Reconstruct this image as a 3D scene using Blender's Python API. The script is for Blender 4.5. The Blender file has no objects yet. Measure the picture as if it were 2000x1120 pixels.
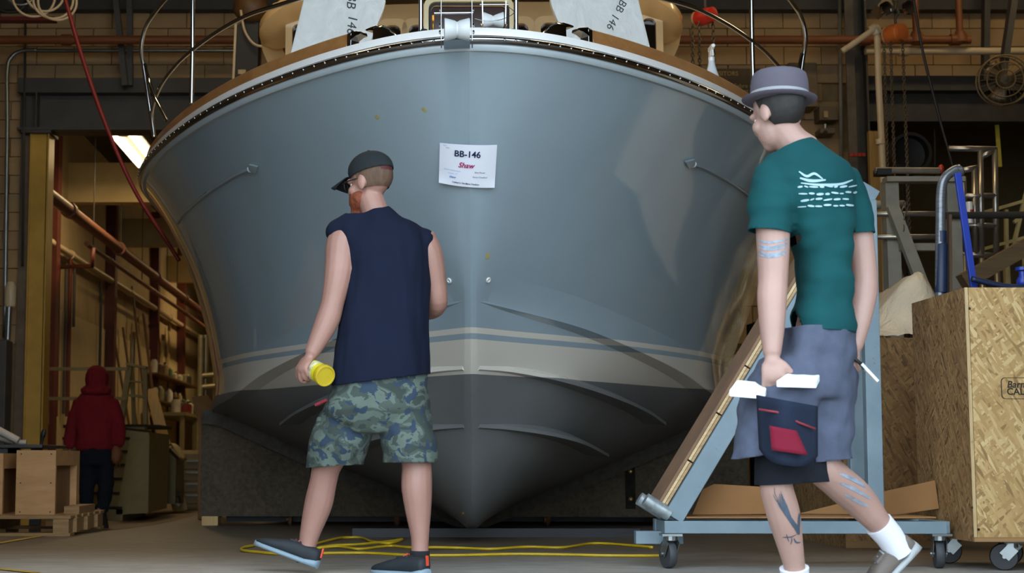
import bpy, bmesh, math, random
from mathutils import Vector, Matrix, Quaternion, noise
from mathutils.bvhtree import BVHTree
random.seed(7)
V = Vector
scn = bpy.context.scene
COL = scn.collection
# ---------------------------------------------------------------- camera
FPX, PX0, PY0, CAMH = 2800.0, 765.0, 626.0, 0.49
TILT = math.atan(271 / 2800)
cam = bpy.data.cameras.new('camera')
camo = bpy.data.objects.new('camera', cam)
COL.objects.link(camo)
camo.location = (0, 0, CAMH)
camo.rotation_euler = (math.pi / 2 + TILT, 0, 0)
cam.sensor_width = 36
cam.sensor_fit = 'HORIZONTAL'
cam.lens = 36 * FPX / 2000
cam.shift_x = (1000 - PX0) / 2000
cam.shift_y = (PY0 - 560) / 2000
cam.clip_end = 200
cam.dof.use_dof = True
cam.dof.focus_distance = 6.9
cam.dof.aperture_fstop = 4.5
scn.camera = camo
# ---------------------------------------------------------------- sky, exposure
scn.view_settings.view_transform = 'Standard'
scn.view_settings.look = 'None'
scn.view_settings.gamma = 1
scn.view_settings.use_curve_mapping = False
scn.view_settings.exposure = 0.0
world = bpy.data.worlds.new('overcast_sky')
scn.world = world
world.use_nodes = True
bgn = world.node_tree.nodes['Background']
bgn.inputs[0].default_value = (0.74, 0.88, 1.0, 1)
bgn.inputs[1].default_value = 4.8
# ---------------------------------------------------------------- pixel helpers
ct, st = math.cos(TILT), math.sin(TILT)
def ray(px, py):
    x = (px - PX0) / FPX; u = (PY0 - py) / FPX
    return V((x, ct - u * st, st + u * ct))
CAM = V((0, 0, CAMH))
def at(px, py, Y):
    d = ray(px, py); return CAM + d * (Y / d.y)
def atz(px, py, z=0.0):
    d = ray(px, py); return CAM + d * ((z - CAMH) / d.z)
def atx(px, py, X):
    d = ray(px, py); return CAM + d * (X / d.x)
def lin(c):
    c /= 255.0
    return c / 12.92 if c <= .04045 else ((c + .055) / 1.055) ** 2.4
def S(h):
    h = h.lstrip('#'); return tuple(lin(int(h[i:i + 2], 16)) for i in (0, 2, 4)) + (1,)
# ---------------------------------------------------------------- materials
class NT:
    def __init__(s, name):
        s.m = bpy.data.materials.new(name); s.m.use_nodes = True
        s.t = s.m.node_tree; s.b = s.t.nodes['Principled BSDF']
    def n(s, typ, **kw):
        x = s.t.nodes.new(typ)
        for k, v in kw.items():
            if k in x.inputs.keys() if isinstance(k, str) else False: pass
            setattr(x, k, v)
        return x
    def link(s, a, b): s.t.links.new(a, b)
    def coord(s, scale=(1, 1, 1), rot=(0, 0, 0), src='Object'):
        tc = s.n('ShaderNodeTexCoord'); mp = s.n('ShaderNodeMapping')
        mp.inputs['Scale'].default_value = scale; mp.inputs['Rotation'].default_value = rot
        s.link(tc.outputs[src], mp.inputs[0]); return mp.outputs[0]
    def noise(s, vec, scale, detail=4, rough=.55, dist=0):
        x = s.n('ShaderNodeTexNoise'); x.inputs['Scale'].default_value = scale
        x.inputs['Detail'].default_value = detail; x.inputs['Roughness'].default_value = rough
        x.inputs['Distortion'].default_value = dist
        s.link(vec, x.inputs['Vector']); return x.outputs['Fac']
    def ramp(s, fac, stops, interp='LINEAR'):
        x = s.n('ShaderNodeValToRGB'); cr = x.color_ramp; cr.interpolation = interp
        while len(cr.elements) < len(stops): cr.elements.new(.5)
        for e, (p, c) in zip(cr.elements, stops): e.position = p; e.color = c
        s.link(fac, x.inputs[0]); return x.outputs[0]
    def mix(s, fac, a, b, blend='MIX'):
        x = s.n('ShaderNodeMix'); x.data_type = 'RGBA'; x.blend_type = blend
        for sock, val in ((x.inputs[0], fac), (x.inputs[6], a), (x.inputs[7], b)):
            if hasattr(val, 'is_linked'): s.link(val, sock)
            else: sock.default_value = val
        return x.outputs[2]
    def bump(s, h, strength, dist=.01):
        x = s.n('ShaderNodeBump'); x.inputs['Strength'].default_value = strength
        x.inputs['Distance'].default_value = dist
        s.link(h, x.inputs['Height']); s.link(x.outputs[0], s.b.inputs['Normal'])
    def base(s, c):
        if hasattr(c, 'is_linked'): s.link(c, s.b.inputs['Base Color'])
        else: s.b.inputs['Base Color'].default_value = c
    def set(s, **kw):
        for k, v in kw.items(): s.b.inputs[k.replace('_', ' ')].default_value = v
MATS = {}
def mat(name, col, rough=.5, metal=0.0, var=.25, scale=6.0, bump=0.0, bscale=30.0, coat=0.0, stretch=(1, 1, 1), spec=.5, emit=0):
    if name in MATS: return MATS[name]
    if isinstance(col, str): col = S(col)
    t = NT(name); v = t.coord(stretch)
    dark = tuple(x * (1 - var) for x in col[:3]) + (1,); lite = tuple(min(1, x * (1 + var)) for x in col[:3]) + (1,)
    if var > 0:
        n = t.noise(v, scale); t.base(t.ramp(n, [(.3, dark), (.7, lite)]))
    else: t.base(col)
    t.set(Roughness=rough, Metallic=metal); t.b.inputs['Specular IOR Level'].default_value = spec
    if coat: t.b.inputs['Coat Weight'].default_value = coat; t.b.inputs['Coat Roughness'].default_value = .03
    if bump: t.bump(t.noise(v, bscale), bump)
    if emit: t.b.inputs['Emission Color'].default_value = col; t.b.inputs['Emission Strength'].default_value = emit
    MATS[name] = t.m; return t.m
def wood(name, a, b, axis=0, scale=3.0, rough=.55, var=18):
    if name in MATS: return MATS[name]
    t = NT(name); sc = [var, var, var]; sc[axis] = 1.2
    v = t.coord(tuple(sc)); n = t.noise(v, scale, 6, .6, .8); n2 = t.noise(t.coord((1, 1, 1)), 3)
    c = t.ramp(n, [(.3, S(a)), (.7, S(b))]); c = t.mix(.25, c, t.ramp(n2, [(.3, S(a)), (.7, S(b))]))
    t.base(c); t.set(Roughness=rough); t.bump(n, .12, .004); MATS[name] = t.m; return t.m
def osb(name, cols, plane='y', sc=1.0):
    """oriented strand board: layers of long flakes turned in the board's plane"""
    if name in MATS: return MATS[name]
    t = NT(name); out = None; hs = None
    for i, ang in enumerate((.15, 1.2, -.6, 2.2, .7, -1.1)):
        s3 = [7 * sc, 7 * sc, 7 * sc]
        if plane == 'y': s3 = [9 * sc, .01, 46 * sc]; rot = (0, ang, 0)
        else: s3 = [.01, 9 * sc, 46 * sc]; rot = (ang, 0, 0)
        tc = t.n('ShaderNodeTexCoord'); m1 = t.n('ShaderNodeMapping'); m1.inputs['Rotation'].default_value = rot; t.link(tc.outputs['Object'], m1.inputs[0])
        m2 = t.n('ShaderNodeMapping'); m2.inputs['Scale'].default_value = s3; m2.inputs['Location'].default_value = (i * 3.7, i * 1.9, i * 5.3); t.link(m1.outputs[0], m2.inputs[0])
        vo = t.n('ShaderNodeTexVoronoi'); vo.inputs['Scale'].default_value = 1.0; vo.inputs['Randomness'].default_value = 1; t.link(m2.outputs[0], vo.inputs['Vector'])
        sep = t.n('ShaderNodeSeparateColor'); t.link(vo.outputs['Color'], sep.inputs[0])
        c = t.ramp(sep.outputs[0], [(0, S(cols[0])), (.2, S(cols[1])), (.65, S(cols[2])), (1, S(cols[3]))])
        if out is None: out = c; hs = sep.outputs[0]
        else:
            k = t.ramp(sep.outputs[1], [(.55, (0, 0, 0, 1)), (.6, (1, 1, 1, 1))])
            out = t.mix(k, out, c); hs = sep.outputs[2] if i == 5 else hs
    t.base(out); t.set(Roughness=.7); t.bump(hs, .15, .003); MATS[name] = t.m; return t.m
# ---------------------------------------------------------------- mesh building
def frame_of(d):
    d = d.normalized(); a = V((0, 0, 1)) if abs(d.z) < .9 else V((0, 1, 0))
    x = d.cross(a).normalized(); y = x.cross(d).normalized(); return x, y, d
class MB:
    def __init__(s): s.v = []; s.f = []; s.mi = []; s.cur = 0
    def add(s, vs, fs):
        o = len(s.v); s.v += [V(p) for p in vs]
        for f in fs: s.f.append([i + o for i in f]); s.mi.append(s.cur)
        return s
    def box(s, c, size, R=None):
        hx, hy, hz = [k / 2 for k in size]; c = V(c)
        p = [V((x, y, z)) for x in (-hx, hx) for y in (-hy, hy) for z in (-hz, hz)]
        if R is not None: p = [R @ q for q in p]
        return s.add([c + q for q in p], [(0, 1, 3, 2), (4, 6, 7, 5), (0, 4, 5, 1), (2, 3, 7, 6), (0, 2, 6, 4), (1, 5, 7, 3)])
    def bb(s, a, b):
        return s.box([(a[i] + b[i]) / 2 for i in range(3)], [abs(b[i] - a[i]) for i in range(3)])
    def bar(s, p0, p1, w, h, side=None):
        p0, p1 = V(p0), V(p1); d = (p1 - p0).normalized()
        side = V(side) if side is not None else frame_of(d)[0]
        x = (side - d * side.dot(d)).normalized(); y = d.cross(x)
        q = [x * (a * w / 2) + y * (b * h / 2) for a, b in ((-1, -1), (1, -1), (1, 1), (-1, 1))]
        return s.add([p0 + k for k in q] + [p1 + k for k in q], [(3, 2, 1, 0), (4, 5, 6, 7)] + [(i, (i + 1) % 4, 4 + (i + 1) % 4, 4 + i) for i in range(4)])
    def loft(s, rings, cap0=True, cap1=True):
        n = len(rings[0]); vs = [p for r in rings for p in r]; fs = []
        for k in range(len(rings) - 1):
            for i in range(n):
                j = (i + 1) % n; fs.append((k * n + i, k * n + j, (k + 1) * n + j, (k + 1) * n + i))
        if cap0: fs.append(tuple(range(n - 1, -1, -1)))
        if cap1: fs.append(tuple((len(rings) - 1) * n + i for i in range(n)))
        return s.add(vs, fs)
    def tube(s, pts, r, n=8, closed=False, caps=True):
        pts = [V(p) for p in pts]; m = len(pts)
        rs = r if isinstance(r, (list, tuple)) else [r] * m
        def tan(i):
            if closed: return (pts[(i + 1) % m] - pts[i - 1]).normalized()
            return (pts[min(i + 1, m - 1)] - pts[max(i - 1, 0)]).normalized()
        x, y, d = frame_of(tan(0)); rings = []
        for i in range(m):
            d2 = tan(i); q = d.rotation_difference(d2); x = q @ x; y = q @ y; d = d2
            rings.append([pts[i] + (x * math.cos(2 * math.pi * k / n) + y * math.sin(2 * math.pi * k / n)) * rs[i] for k in range(n)])
        if closed: rings.append(rings[0]); caps = False
        return s.loft(rings, caps, caps)
    def cyl(s, p0, p1, r, n=12, r2=None):
        return s.tube([p0, p1], [r, r if r2 is None else r2], n)
    def lathe(s, prof, base, axis=(0, 0, 1), n=16, cap=True):
        x, y, d = frame_of(V(axis)); base = V(base)
        rings = [[base + d * h + (x * math.cos(2 * math.pi * k / n) + y * math.sin(2 * math.pi * k / n)) * max(r, 1e-4) for k in range(n)] for r, h in prof]
        return s.loft(rings, cap, cap)
    def torus(s, c, axis, R, r, n=24, m=8):
        x, y, d = frame_of(V(axis)); c = V(c)
        return s.tube([c + (x * math.cos(2 * math.pi * k / n) + y * math.sin(2 * math.pi * k / n)) * R for k in range(n)], r, m, closed=True)
    def prism(s, poly, vec):
        poly = [V(p) for p in poly]; vec = V(vec); n = len(poly)
        return s.add(poly + [p + vec for p in poly], [tuple(range(n - 1, -1, -1)), tuple(range(n, 2 * n))] + [(i, (i + 1) % n, n + (i + 1) % n, n + i) for i in range(n)])
    def ell(s, c, rad, R=None, n=12, m=8):
        c = V(c); rings = []
        for j in range(m + 1):
            th = math.pi * j / m; rings.append([])
            for k in range(n):
                p = V((rad[0] * max(math.sin(th), .02) * math.cos(2 * math.pi * k / n), rad[1] * max(math.sin(th), .02) * math.sin(2 * math.pi * k / n), -rad[2] * math.cos(th)))
                rings[-1].append(c + (R @ p if R is not None else p))
        return s.loft(rings)
    def grid(s, fn, nu, nv, wrap=False):
        vs = [fn(i / nu, j / nv) for j in range(nv + 1) for i in range(nu + 1)]; w = nu + 1
        return s.add(vs, [(j * w + i, j * w + i + 1, (j + 1) * w + i + 1, (j + 1) * w + i) for j in range(nv) for i in range(nu)])
    def mesh(s, name, off=None, smooth=False):
        me = bpy.data.meshes.new(name); o = V(off) if off is not None else V((0, 0, 0))
        me.from_pydata([tuple(p - o) for p in s.v], [], s.f); me.update()
        bm = bmesh.new(); bm.from_mesh(me); bmesh.ops.recalc_face_normals(bm, faces=bm.faces); bm.to_mesh(me); bm.free()
        if smooth: me.polygons.foreach_set('use_smooth', [True] * len(me.polygons))
        return me
def rootoff(o):
    while o.parent: o = o.parent
    return o.location
def put(name, mb, m, parent=None, smooth=False, bevel=0, local=False, autos=None, label=None, kind=None, solid=0, sub=0):
    """link one mesh object; a child lives in its root's coordinates"""
    if parent is not None: off = None if local else rootoff(parent)
    else:
        if local: off = None
        else:
            xs = [p.x for p in mb.v]; ys = [p.y for p in mb.v]; zs = [p.z for p in mb.v]
            off = V(((min(xs) + max(xs)) / 2, (min(ys) + max(ys)) / 2, min(zs)))
    me = mb.mesh(name, off, smooth)
    ms = m if isinstance(m, (list, tuple)) else [m]
    for k in ms: me.materials.append(k)
    if len(ms) > 1: me.polygons.foreach_set('material_index', mb.mi)
    o = bpy.data.objects.new(name, me); COL.objects.link(o)
    if parent is not None: o.parent = parent
    elif off is not None: o.location = off
    if autos: me.set_sharp_from_angle(angle=math.radians(autos))
    if solid:
        md = o.modifiers.new('solid', 'SOLIDIFY'); md.thickness = solid; md.offset = 0
    if sub:
        md = o.modifiers.new('sub', 'SUBSURF'); md.levels = sub; md.render_levels = sub
    if bevel:
        md = o.modifiers.new('bevel', 'BEVEL'); md.width = bevel; md.segments = 2; md.limit_method = 'ANGLE'; md.angle_limit = math.radians(35)
    if label: o['label'] = label
    if kind: o['kind'] = kind
    return o
def tag(o, label, cat, group=None):
    o['label'] = label; o['category'] = cat
    if group: o['group'] = group
    return o
def thing(name, label, cat, loc=(0, 0, 0), group=None, rotz=0):
    o = bpy.data.objects.new(name, None); COL.objects.link(o); o.location = loc; o.rotation_euler = (0, 0, rotz)
    o.empty_display_size = .1
    return tag(o, label, cat, group)
def one(name, mb, m, label, cat, group=None, **kw):
    return tag(put(name, mb, m, **kw), label, cat, group)
def struct(name, mb, m, **kw):
    o = put(name, mb, m, **kw); o['kind'] = 'structure'; return o
def copy_tree(o, parent=None):
    c = o.copy(); COL.objects.link(c); c.parent = parent
    for ch in list(o.children): copy_tree(ch, c)
    return c
def bez(pts, n=8):
    """smooth curve (Catmull-Rom) through points"""
    pts = [V(p) for p in pts]; P = [pts[0] * 2 - pts[1]] + pts + [pts[-1] * 2 - pts[-2]]; out = []
    for i in range(1, len(P) - 2):
        for k in range(n):
            t = k / n; a, b, c, d = P[i - 1:i + 3]
            out.append(.5 * ((2 * b) + (c - a) * t + (2 * a - 5 * b + 4 * c - d) * t * t + (3 * b - a - 3 * c + d) * t ** 3))
    return out + [pts[-1]]
def interp(tab, x, k=1):
    """smooth table lookup (monotone-ish cubic): tab rows (x, y..)"""
    if x <= tab[0][0]: return tab[0][k]
    if x >= tab[-1][0]: return tab[-1][k]
    for i in range(len(tab) - 1):
        if tab[i][0] <= x <= tab[i + 1][0]: break
    def sl(j):
        if j == 0: return (tab[1][k] - tab[0][k]) / (tab[1][0] - tab[0][0])
        if j == len(tab) - 1: return (tab[-1][k] - tab[-2][k]) / (tab[-1][0] - tab[-2][0])
        return (tab[j + 1][k] - tab[j - 1][k]) / (tab[j + 1][0] - tab[j - 1][0])
    hx = tab[i + 1][0] - tab[i][0]; t = (x - tab[i][0]) / hx
    return (2 * t ** 3 - 3 * t * t + 1) * tab[i][k] + (t ** 3 - 2 * t * t + t) * hx * sl(i) + (-2 * t ** 3 + 3 * t * t) * tab[i + 1][k] + (t ** 3 - t * t) * hx * sl(i + 1)
def text_mb(body, size, shear=0.0, bold=0.0, align='CENTER', extrude=0.0, spacing=1.0):
    cu = bpy.data.curves.new('txt', 'FONT'); cu.body = body; cu.size = size; cu.shear = shear; cu.offset = bold
    cu.align_x = align; cu.align_y = 'CENTER'; cu.extrude = extrude; cu.space_character = spacing; cu.resolution_u = 3
    o = bpy.data.objects.new('txt', cu); COL.objects.link(o)
    dg = bpy.context.evaluated_depsgraph_get(); me = bpy.data.meshes.new_from_object(o.evaluated_get(dg))
    mb = MB(); mb.add([v.co.copy() for v in me.vertices], [tuple(p.vertices) for p in me.polygons])
    bpy.data.objects.remove(o); bpy.data.curves.remove(cu); bpy.data.meshes.remove(me)
    return mb
def xf(mb, fn): mb.v = [fn(p) for p in mb.v]; return mb
def smooth01(x): x = max(0, min(1, x)); return x * x * (3 - 2 * x)
def floor_z(x, y):
    return -.2 * smooth01((y - 9.0) / 4.0) * smooth01((-1.55 - x) / 1.1)
# ================================================================ setting
def m_floor():
    t = NT('concrete'); v = t.coord()
    a = t.noise(v, .55, 6, .6); b = t.noise(v, 6, 6, .7); c = t.noise(t.coord((1, 8, 1)), 2.2, 5, .7)
    col = t.ramp(a, [(.3, S('#8f877e')), (.55, S('#aaa196')), (.75, S('#bbb5ac'))])
    col = t.mix(.35, col, t.ramp(b, [(.35, S('#6f6a64')), (.6, S('#b3aea6'))]))
    col = t.mix(.25, col, t.ramp(c, [(.42, S('#7f7870')), (.55, S('#b8b4ad'))]))
    sp = t.noise(v, 70, 3, .8); col = t.mix(t.ramp(sp, [(.66, (0, 0, 0, 1)), (.72, (1, 1, 1, 1))]), col, S('#6a6259'))
    # floor colour turns browner deeper inside, with a noise-broken edge
    tc = t.n('ShaderNodeTexCoord'); sp3 = t.n('ShaderNodeSeparateXYZ'); t.link(tc.outputs['Object'], sp3.inputs[0])
    ad = t.n('ShaderNodeMath'); ad.operation = 'MULTIPLY_ADD'; ad.inputs[1].default_value = 1.6; t.link(a, ad.inputs[0]); t.link(sp3.outputs[1], ad.inputs[2])
    mr = t.n('ShaderNodeMapRange'); mr.inputs[1].default_value = 7.3; mr.inputs[2].default_value = 8.6; t.link(ad.outputs[0], mr.inputs[0])
    col = t.mix(mr.outputs[0], col, t.mix(.8, col, S('#8d7048'), 'MULTIPLY'))
    t.base(col); t.b.inputs['Roughness'].default_value = .55; t.bump(b, .15, .01); return t.m
CONC = m_floor()
mb = MB()
nx, ny = 56, 96
def ffl(i, j):
    x = -14 + 30 * i; y = -14 + 52 * j
    return V((x, y, floor_z(x, y)))
mb.grid(ffl, 120, 208)
struct('floor', mb, CONC, smooth=True, local=True)
# painted yellow lines
m_line = mat('line_paint', '#b89434', .6, var=.35, scale=14)
def floor_strip(p, q, w, n=24):
    mb = MB(); p, q = V(p), V(q); s = V((-(q - p).y, (q - p).x, 0)).normalized() * w / 2
    def fn(i, j):
        k = p.lerp(q, i) + s * (2 * j - 1); k.z = floor_z(k.x, k.y) + .004; return k
    mb.grid(fn, n, 1); return mb
l1 = atz(-120, 1083, 0); l2 = atz(385, 1020, -.12)
struct('trim_1', floor_strip((l1.x, l1.y, 0), (l2.x, l2.y, 0), .05), m_line, local=True)
l1 = atz(-60, 1107, 0); l2 = atz(75, 1121, 0)
struct('trim_2', floor_strip((l1.x, l1.y, 0), (l2.x, l2.y, 0), .05), m_line, local=True)
# walls
m_block = mat('block_paint', '#a98a62', .8, var=.12, scale=3, bump=.25, bscale=60)
m_mortar = mat('mortar', '#8f7753', .9, var=.2)
m_dark = mat('ceiling_deck', '#4a4038', .9, var=.2)
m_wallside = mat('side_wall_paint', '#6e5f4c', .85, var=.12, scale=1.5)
m_steelg = mat('grey_steel_paint', '#4b4844', .55, var=.18, scale=3)
m_steeld = mat('dark_steel_paint', '#3c3a37', .6, var=.2)
WY = 15.0
def panel(name, a, b, m, **kw): return struct(name, MB().bb(a, b), m, local=True, **kw)
panel('wall_left', (-6.3, 3.6, -.3), (-6.0, 15, 7), m_wallside)
panel('wall_right', (9.0, 3.6, -.3), (9.3, 36, 7), m_wallside)
mbf = MB(); mbf.bb((-12, 3.6, -.2), (-2.1, 4.0, 7)); mbf.bb((2.95, 3.6, -.2), (14, 4.0, 7)); mbf.bb((-2.1, 3.6, 4.7), (2.95, 4.0, 7))  # unseen wall; doorway kept narrow so light falls off along the hull sides
struct('wall_front', mbf, m_wallside, local=True)
panel('ceiling', (-6.3, 3.6, 7.0), (9.3, 36, 7.2), m_dark)
# back wall with two openings
OL0, OL1, OR0, OR1 = -3.86, 1.1, 4.95, 8.9
LZ0 = at(100, 262, WY).z; LZ1 = at(100, 162, WY).z
wb = MB()
wb.bb((-6.3, WY + .06, -.4), (OL0, WY + .2, LZ1)); wb.bb((OL1, WY + .06, -.3), (OR0, WY + .2, LZ1)); wb.bb((-6.3, WY + .06, LZ1), (9.3, WY + .2, 7))
wall_back = struct('wall_back', wb, m_mortar, local=True)
bw, bh = .4, .2
blk = MB().box((0, 0, 0), (bw - .009, .07, bh - .009)).mesh('block')
blk.materials.append(m_block)
hblk = MB().box((0, 0, 0), (bw / 2 - .009, .07, bh - .009)).mesh('block_half'); hblk.materials.append(m_block)
def block(x, z, me=blk):
    o = bpy.data.objects.new('block', me); COL.objects.link(o); o.parent = wall_back
    o.location = (x, WY + .045 + random.uniform(-.003, .003), z)
zc = LZ1 + bh / 2; r = 0
while zc < 5.75:
    x = -4.6 + (bw / 2 if r % 2 else 0)
    while x < 7.4:
        if not (-1.2 < x < 1.5): block(x, zc)
        x += bw
    zc += bh; r += 1
zc = LZ1 - bh / 2; r = 1
while zc > 1.6:
    for x in ([-4.06, -4.46] if r % 2 else [-4.26]): block(x, zc)
    if not r % 2: block(-3.96, zc, hblk)
    for k in range(4):
        x = 3.4 + k * bw + (bw / 2 if r % 2 else 0)
        if x < 4.8: block(x, zc)
    zc -= bh; r += 1
# plain painted face beside and under the built blocks
# steel lintels and columns
def ibeam(name, p0, p1, hgt, wid, m, label, cat='beam', stiff=()):
    t = thing(name, label, cat, (p0[0], p0[1], p0[2]))
    a, b = V(p0), V(p1)
    put('flange', MB().bb((a.x, a.y - wid / 2, a.z), (b.x, a.y + wid / 2, a.z + .025)), m, t)
    put('flange', MB().bb((a.x, a.y - wid / 2, a.z + hgt - .16), (b.x, a.y + wid / 2, a.z + hgt)), m, t, bevel=.004)
    put('web', MB().bb((a.x, a.y - .012, a.z), (b.x, a.y + .012, a.z + hgt - .16)), m, t)
    for x in stiff: put('stiffener', MB().bb((x - .008, a.y - wid / 2, a.z + .02), (x + .008, a.y, a.z + hgt - .16)), m, t)
    return t
ibeam('lintel_beam', (OL0 - .08, WY - .06, LZ0), (1.4, WY, LZ0), LZ1 - LZ0, .3, m_steelg, 'deep grey steel beam spanning the wide opening left of the boat', stiff=[OL0 + .12])
RZ0 = at(1800, 246, WY).z; RZ1 = at(1800, 158, WY).z
ibeam('lintel_beam', (4.9, WY - .06, RZ0), (9.0, WY, RZ0), RZ1 - RZ0, .3, m_steeld, 'dark steel beam over the cluttered opening behind the hanging chains')
# yellow column
m_yel = mat('yellow_column_paint', '#c49a3e', .45, var=.15, scale=4)
xa = at(60, 500, WY).x; xb = at(97, 500, WY).x
t = thing('steel_column', 'yellow painted steel column standing at the left edge of the opening', 'column', ((xa + xb) / 2, WY, -.2))
put('web', MB().bb((xa + .02, WY - .01, -.2), (xb - .02, WY + .01, LZ0)), m_yel, t)
put('flange', MB().bb((xa, WY - .12, -.2), (xa + .17, WY - .1, LZ0)), m_yel, t)
put('flange', MB().bb((xb - .015, WY - .14, -.2), (xb, WY + .1, LZ0)), m_yel, t)
put('flange', MB().bb((xa, WY - .14, -.2), (xa + .015, WY + .1, LZ0)), m_yel, t)
put('cap_plate', MB().bb((xa - .08, WY - .2, LZ0 - .03), (xb + .03, WY + .15, LZ0)), m_steelg, t)
xa2 = at(38, 500, WY).x
one('door_jamb', MB().bb((xa2, WY - .06, -.2), (xa - .01, WY + .1, LZ0 - .02)), mat('brown_jamb', '#6d5c48', .6), 'flat brown door jamb strip between block pier and yellow column', 'jamb')
# right dark column
xa, xb = at(1652, 300, 14.7).x, at(1692, 300, 14.7).x
t = thing('steel_column', 'dark steel column beside the pale block pier on the right', 'column', ((xa + xb) / 2, 14.7, 0))
put('flange', MB().bb((xa, 14.6, 0), (xa + .09, 14.62, 6.9)), mat('rust_steel', '#5b5148', .7, var=.3), t)
put('web', MB().bb((xa + .09, 14.66, 0), (xb, 14.7, 6.9)), m_steeld, t)
put('flange', MB().bb((xb - .02, 14.56, 0), (xb, 14.82, 6.9)), m_steeld, t)
# back bay
XW = -4.6
panel('wall_back_bay_left', (XW - .2, 15.2, -.4), (XW, 36, 7), mat('bay_wall_paint', '#b7a27a', .85, var=.12, scale=2))
panel('wall_back_bay_end', (-6, 35.8, -.4), (9.3, 36, 7), mat('bay_end_paint', '#7d6b50', .9))
# ================================================================ boat
AX = .0554; YT = 6.5; ZS = 2.38; LB = 8.3
BOAT = thing('motor_boat', 'large pale blue motor yacht, bow pointing out of the shed', 'boat', (AX * YT, YT, 0), rotz=-math.atan(AX))
BM = Matrix.Translation(BOAT.location) @ Matrix.Rotation(-math.atan(AX), 4, 'Z')
BMI = BM.inverted()
def bl(p): return BMI @ V(p)
SR = [(0, 1.02), (.5, 1.115), (1.0, 1.24), (1.4, 1.283), (1.75, 1.27), (2.1, 1.135), (2.5, .968), (2.9, .83)]
SH = [(.02 * k, max(.03, interp(SR, .02 * k) * .02 * k)) for k in range(146)]
CH = [(.85, .03, 1.302), (1.1, .215, 1.277), (1.5, .571, 1.216), (2, .955, 1.115), (2.5, 1.278, 1.015), (3, 1.535, .906), (3.8, 1.816, .848), (5, 1.98, .80), (8.3, 2.0, .76)]
KE = [(.85, 1.302), (1.1, .926), (1.35, .622), (1.55, .337), (1.7, .19), (1.9, .105), (2.3, .075), (3.8, .06), (8.3, .06)]
def sheer(p):
    t = p * math.sqrt(LB); return V((interp(SH, t), t * t, ZS))
def chine(p):
    u = .85 + (LB - .85) * p ** 1.7; return V((interp(CH, u, 1), u, interp(CH, u, 2)))
def keel(p):
    u = .85 + (LB - .85) * p ** 1.7; return V((.03, u, interp(KE, u)))
def topside(p, w):
    a, b = sheer(p), chine(p); k = a.lerp(b, w)
    hol = .26 * math.sin(math.pi * w ** .8) * smooth01(p * 2.2) * (1 - .2 * p)
    k.x = max(.03, k.x - hol * .55)
    k.y += .05 * math.sin(math.pi * w) * (1 - smooth01(p * 4))
    return k
def bottom(p, w):
    a, b = chine(p), keel(p); k = a.lerp(b, w)
    k.x += .05 * math.sin(math.pi * w) * smooth01(p * 3); 
    k.x = max(.03, k.x); return k
def hull_mb():
    mb = MB(); N = 110
    ps = [(i / N) for i in range(N + 1)]
    W1 = [j / 26 for j in range(27)]; W2 = [j / 22 for j in range(1, 23)]
    for sgn in (1, -1):
        rows = []
        for p in ps:
            row = [topside(p, w) for w in W1] + [bottom(p, w) for w in W2]
            rows.append([V((q.x * sgn, q.y, q.z)) for q in row])
        n = len(rows[0]); o = len(mb.v)
        fs = [(k * n + i, k * n + i + 1, (k + 1) * n + i + 1, (k + 1) * n + i) for k in range(N) for i in range(n - 1)]
        mb.add([q for r in rows for q in r], fs)
    # stem / keel strip joining both halves
    line = [topside(0, w) for w in W1] + [keel(p) for p in ps]
    n = len(line)
    mb.add([V((.03, q.y, q.z)) for q in line] + [V((0, q.y - .016, q.z)) for q in line] + [V((-.03, q.y, q.z)) for q in line],
           [(k * n + i, k * n + i + 1, (k + 1) * n + i + 1, (k + 1) * n + i) for k in range(2) for i in range(n - 1)])
    # transom
    e = [topside(1, w) for w in W1] + [bottom(1, w) for w in W2]
    mb.add([V((q.x, q.y, q.z)) for q in e] + [V((-q.x, q.y, q.z)) for q in e], [(i, i + 1, len(e) + i + 1, len(e) + i) for i in range(len(e) - 1)])
    return mb
def hull_mat():
    t = NT('hull_gelcoat'); tc = t.n('ShaderNodeTexCoord'); sp = t.n('ShaderNodeSeparateXYZ'); t.link(tc.outputs['Object'], sp.inputs[0])
    mr = t.n('ShaderNodeMapRange'); mr.inputs[1].default_value = 0; mr.inputs[2].default_value = 2.5; t.link(sp.outputs[2], mr.inputs[0])
    blue = S('#95a6af'); white = S('#dcd4c6'); bot = S('#686563')
    z = lambda v: v / 2.5
    col = t.ramp(mr.outputs[0], [(0, bot), (z(.935), white), (z(1.105), blue), (z(1.135), white), (z(1.165), blue)], 'CONSTANT')
    n = t.noise(t.coord((1, 1, 1)), 1.3, 5, .6)
    col = t.mix(.12, col, t.ramp(n, [(.35, S('#6c7f88')), (.65, S('#9db4bf'))]))
    t.base(col)
    rg = t.ramp(mr.outputs[0], [(0, (.5, .5, .5, 1)), (z(.935), (.16, .16, .16, 1))], 'CONSTANT')
    t.link(rg, t.b.inputs['Roughness'])
    cw = t.ramp(mr.outputs[0], [(0, (.0, .0, .0, 1)), (z(.935), (1, 1, 1, 1))], 'CONSTANT')
    t.link(cw, t.b.inputs['Coat Weight']); t.b.inputs['Coat Roughness'].default_value = .04
    return t.m
HM = hull_mb()
bmh = bmesh.new()
HULL = put('hull', HM, hull_mat(), BOAT, smooth=True, local=True)
bmh.from_mesh(HULL.data); bmesh.ops.remove_doubles(bmh, verts=bmh.verts, dist=.003); bmesh.ops.recalc_face_normals(bmh, faces=bmh.faces)
for f in bmh.faces: f.smooth = True
bmh.to_mesh(HULL.data)
HULL.data.set_sharp_from_angle(angle=math.radians(38))
BVH = BVHTree.FromBMesh(bmh); bmh.free()
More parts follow.
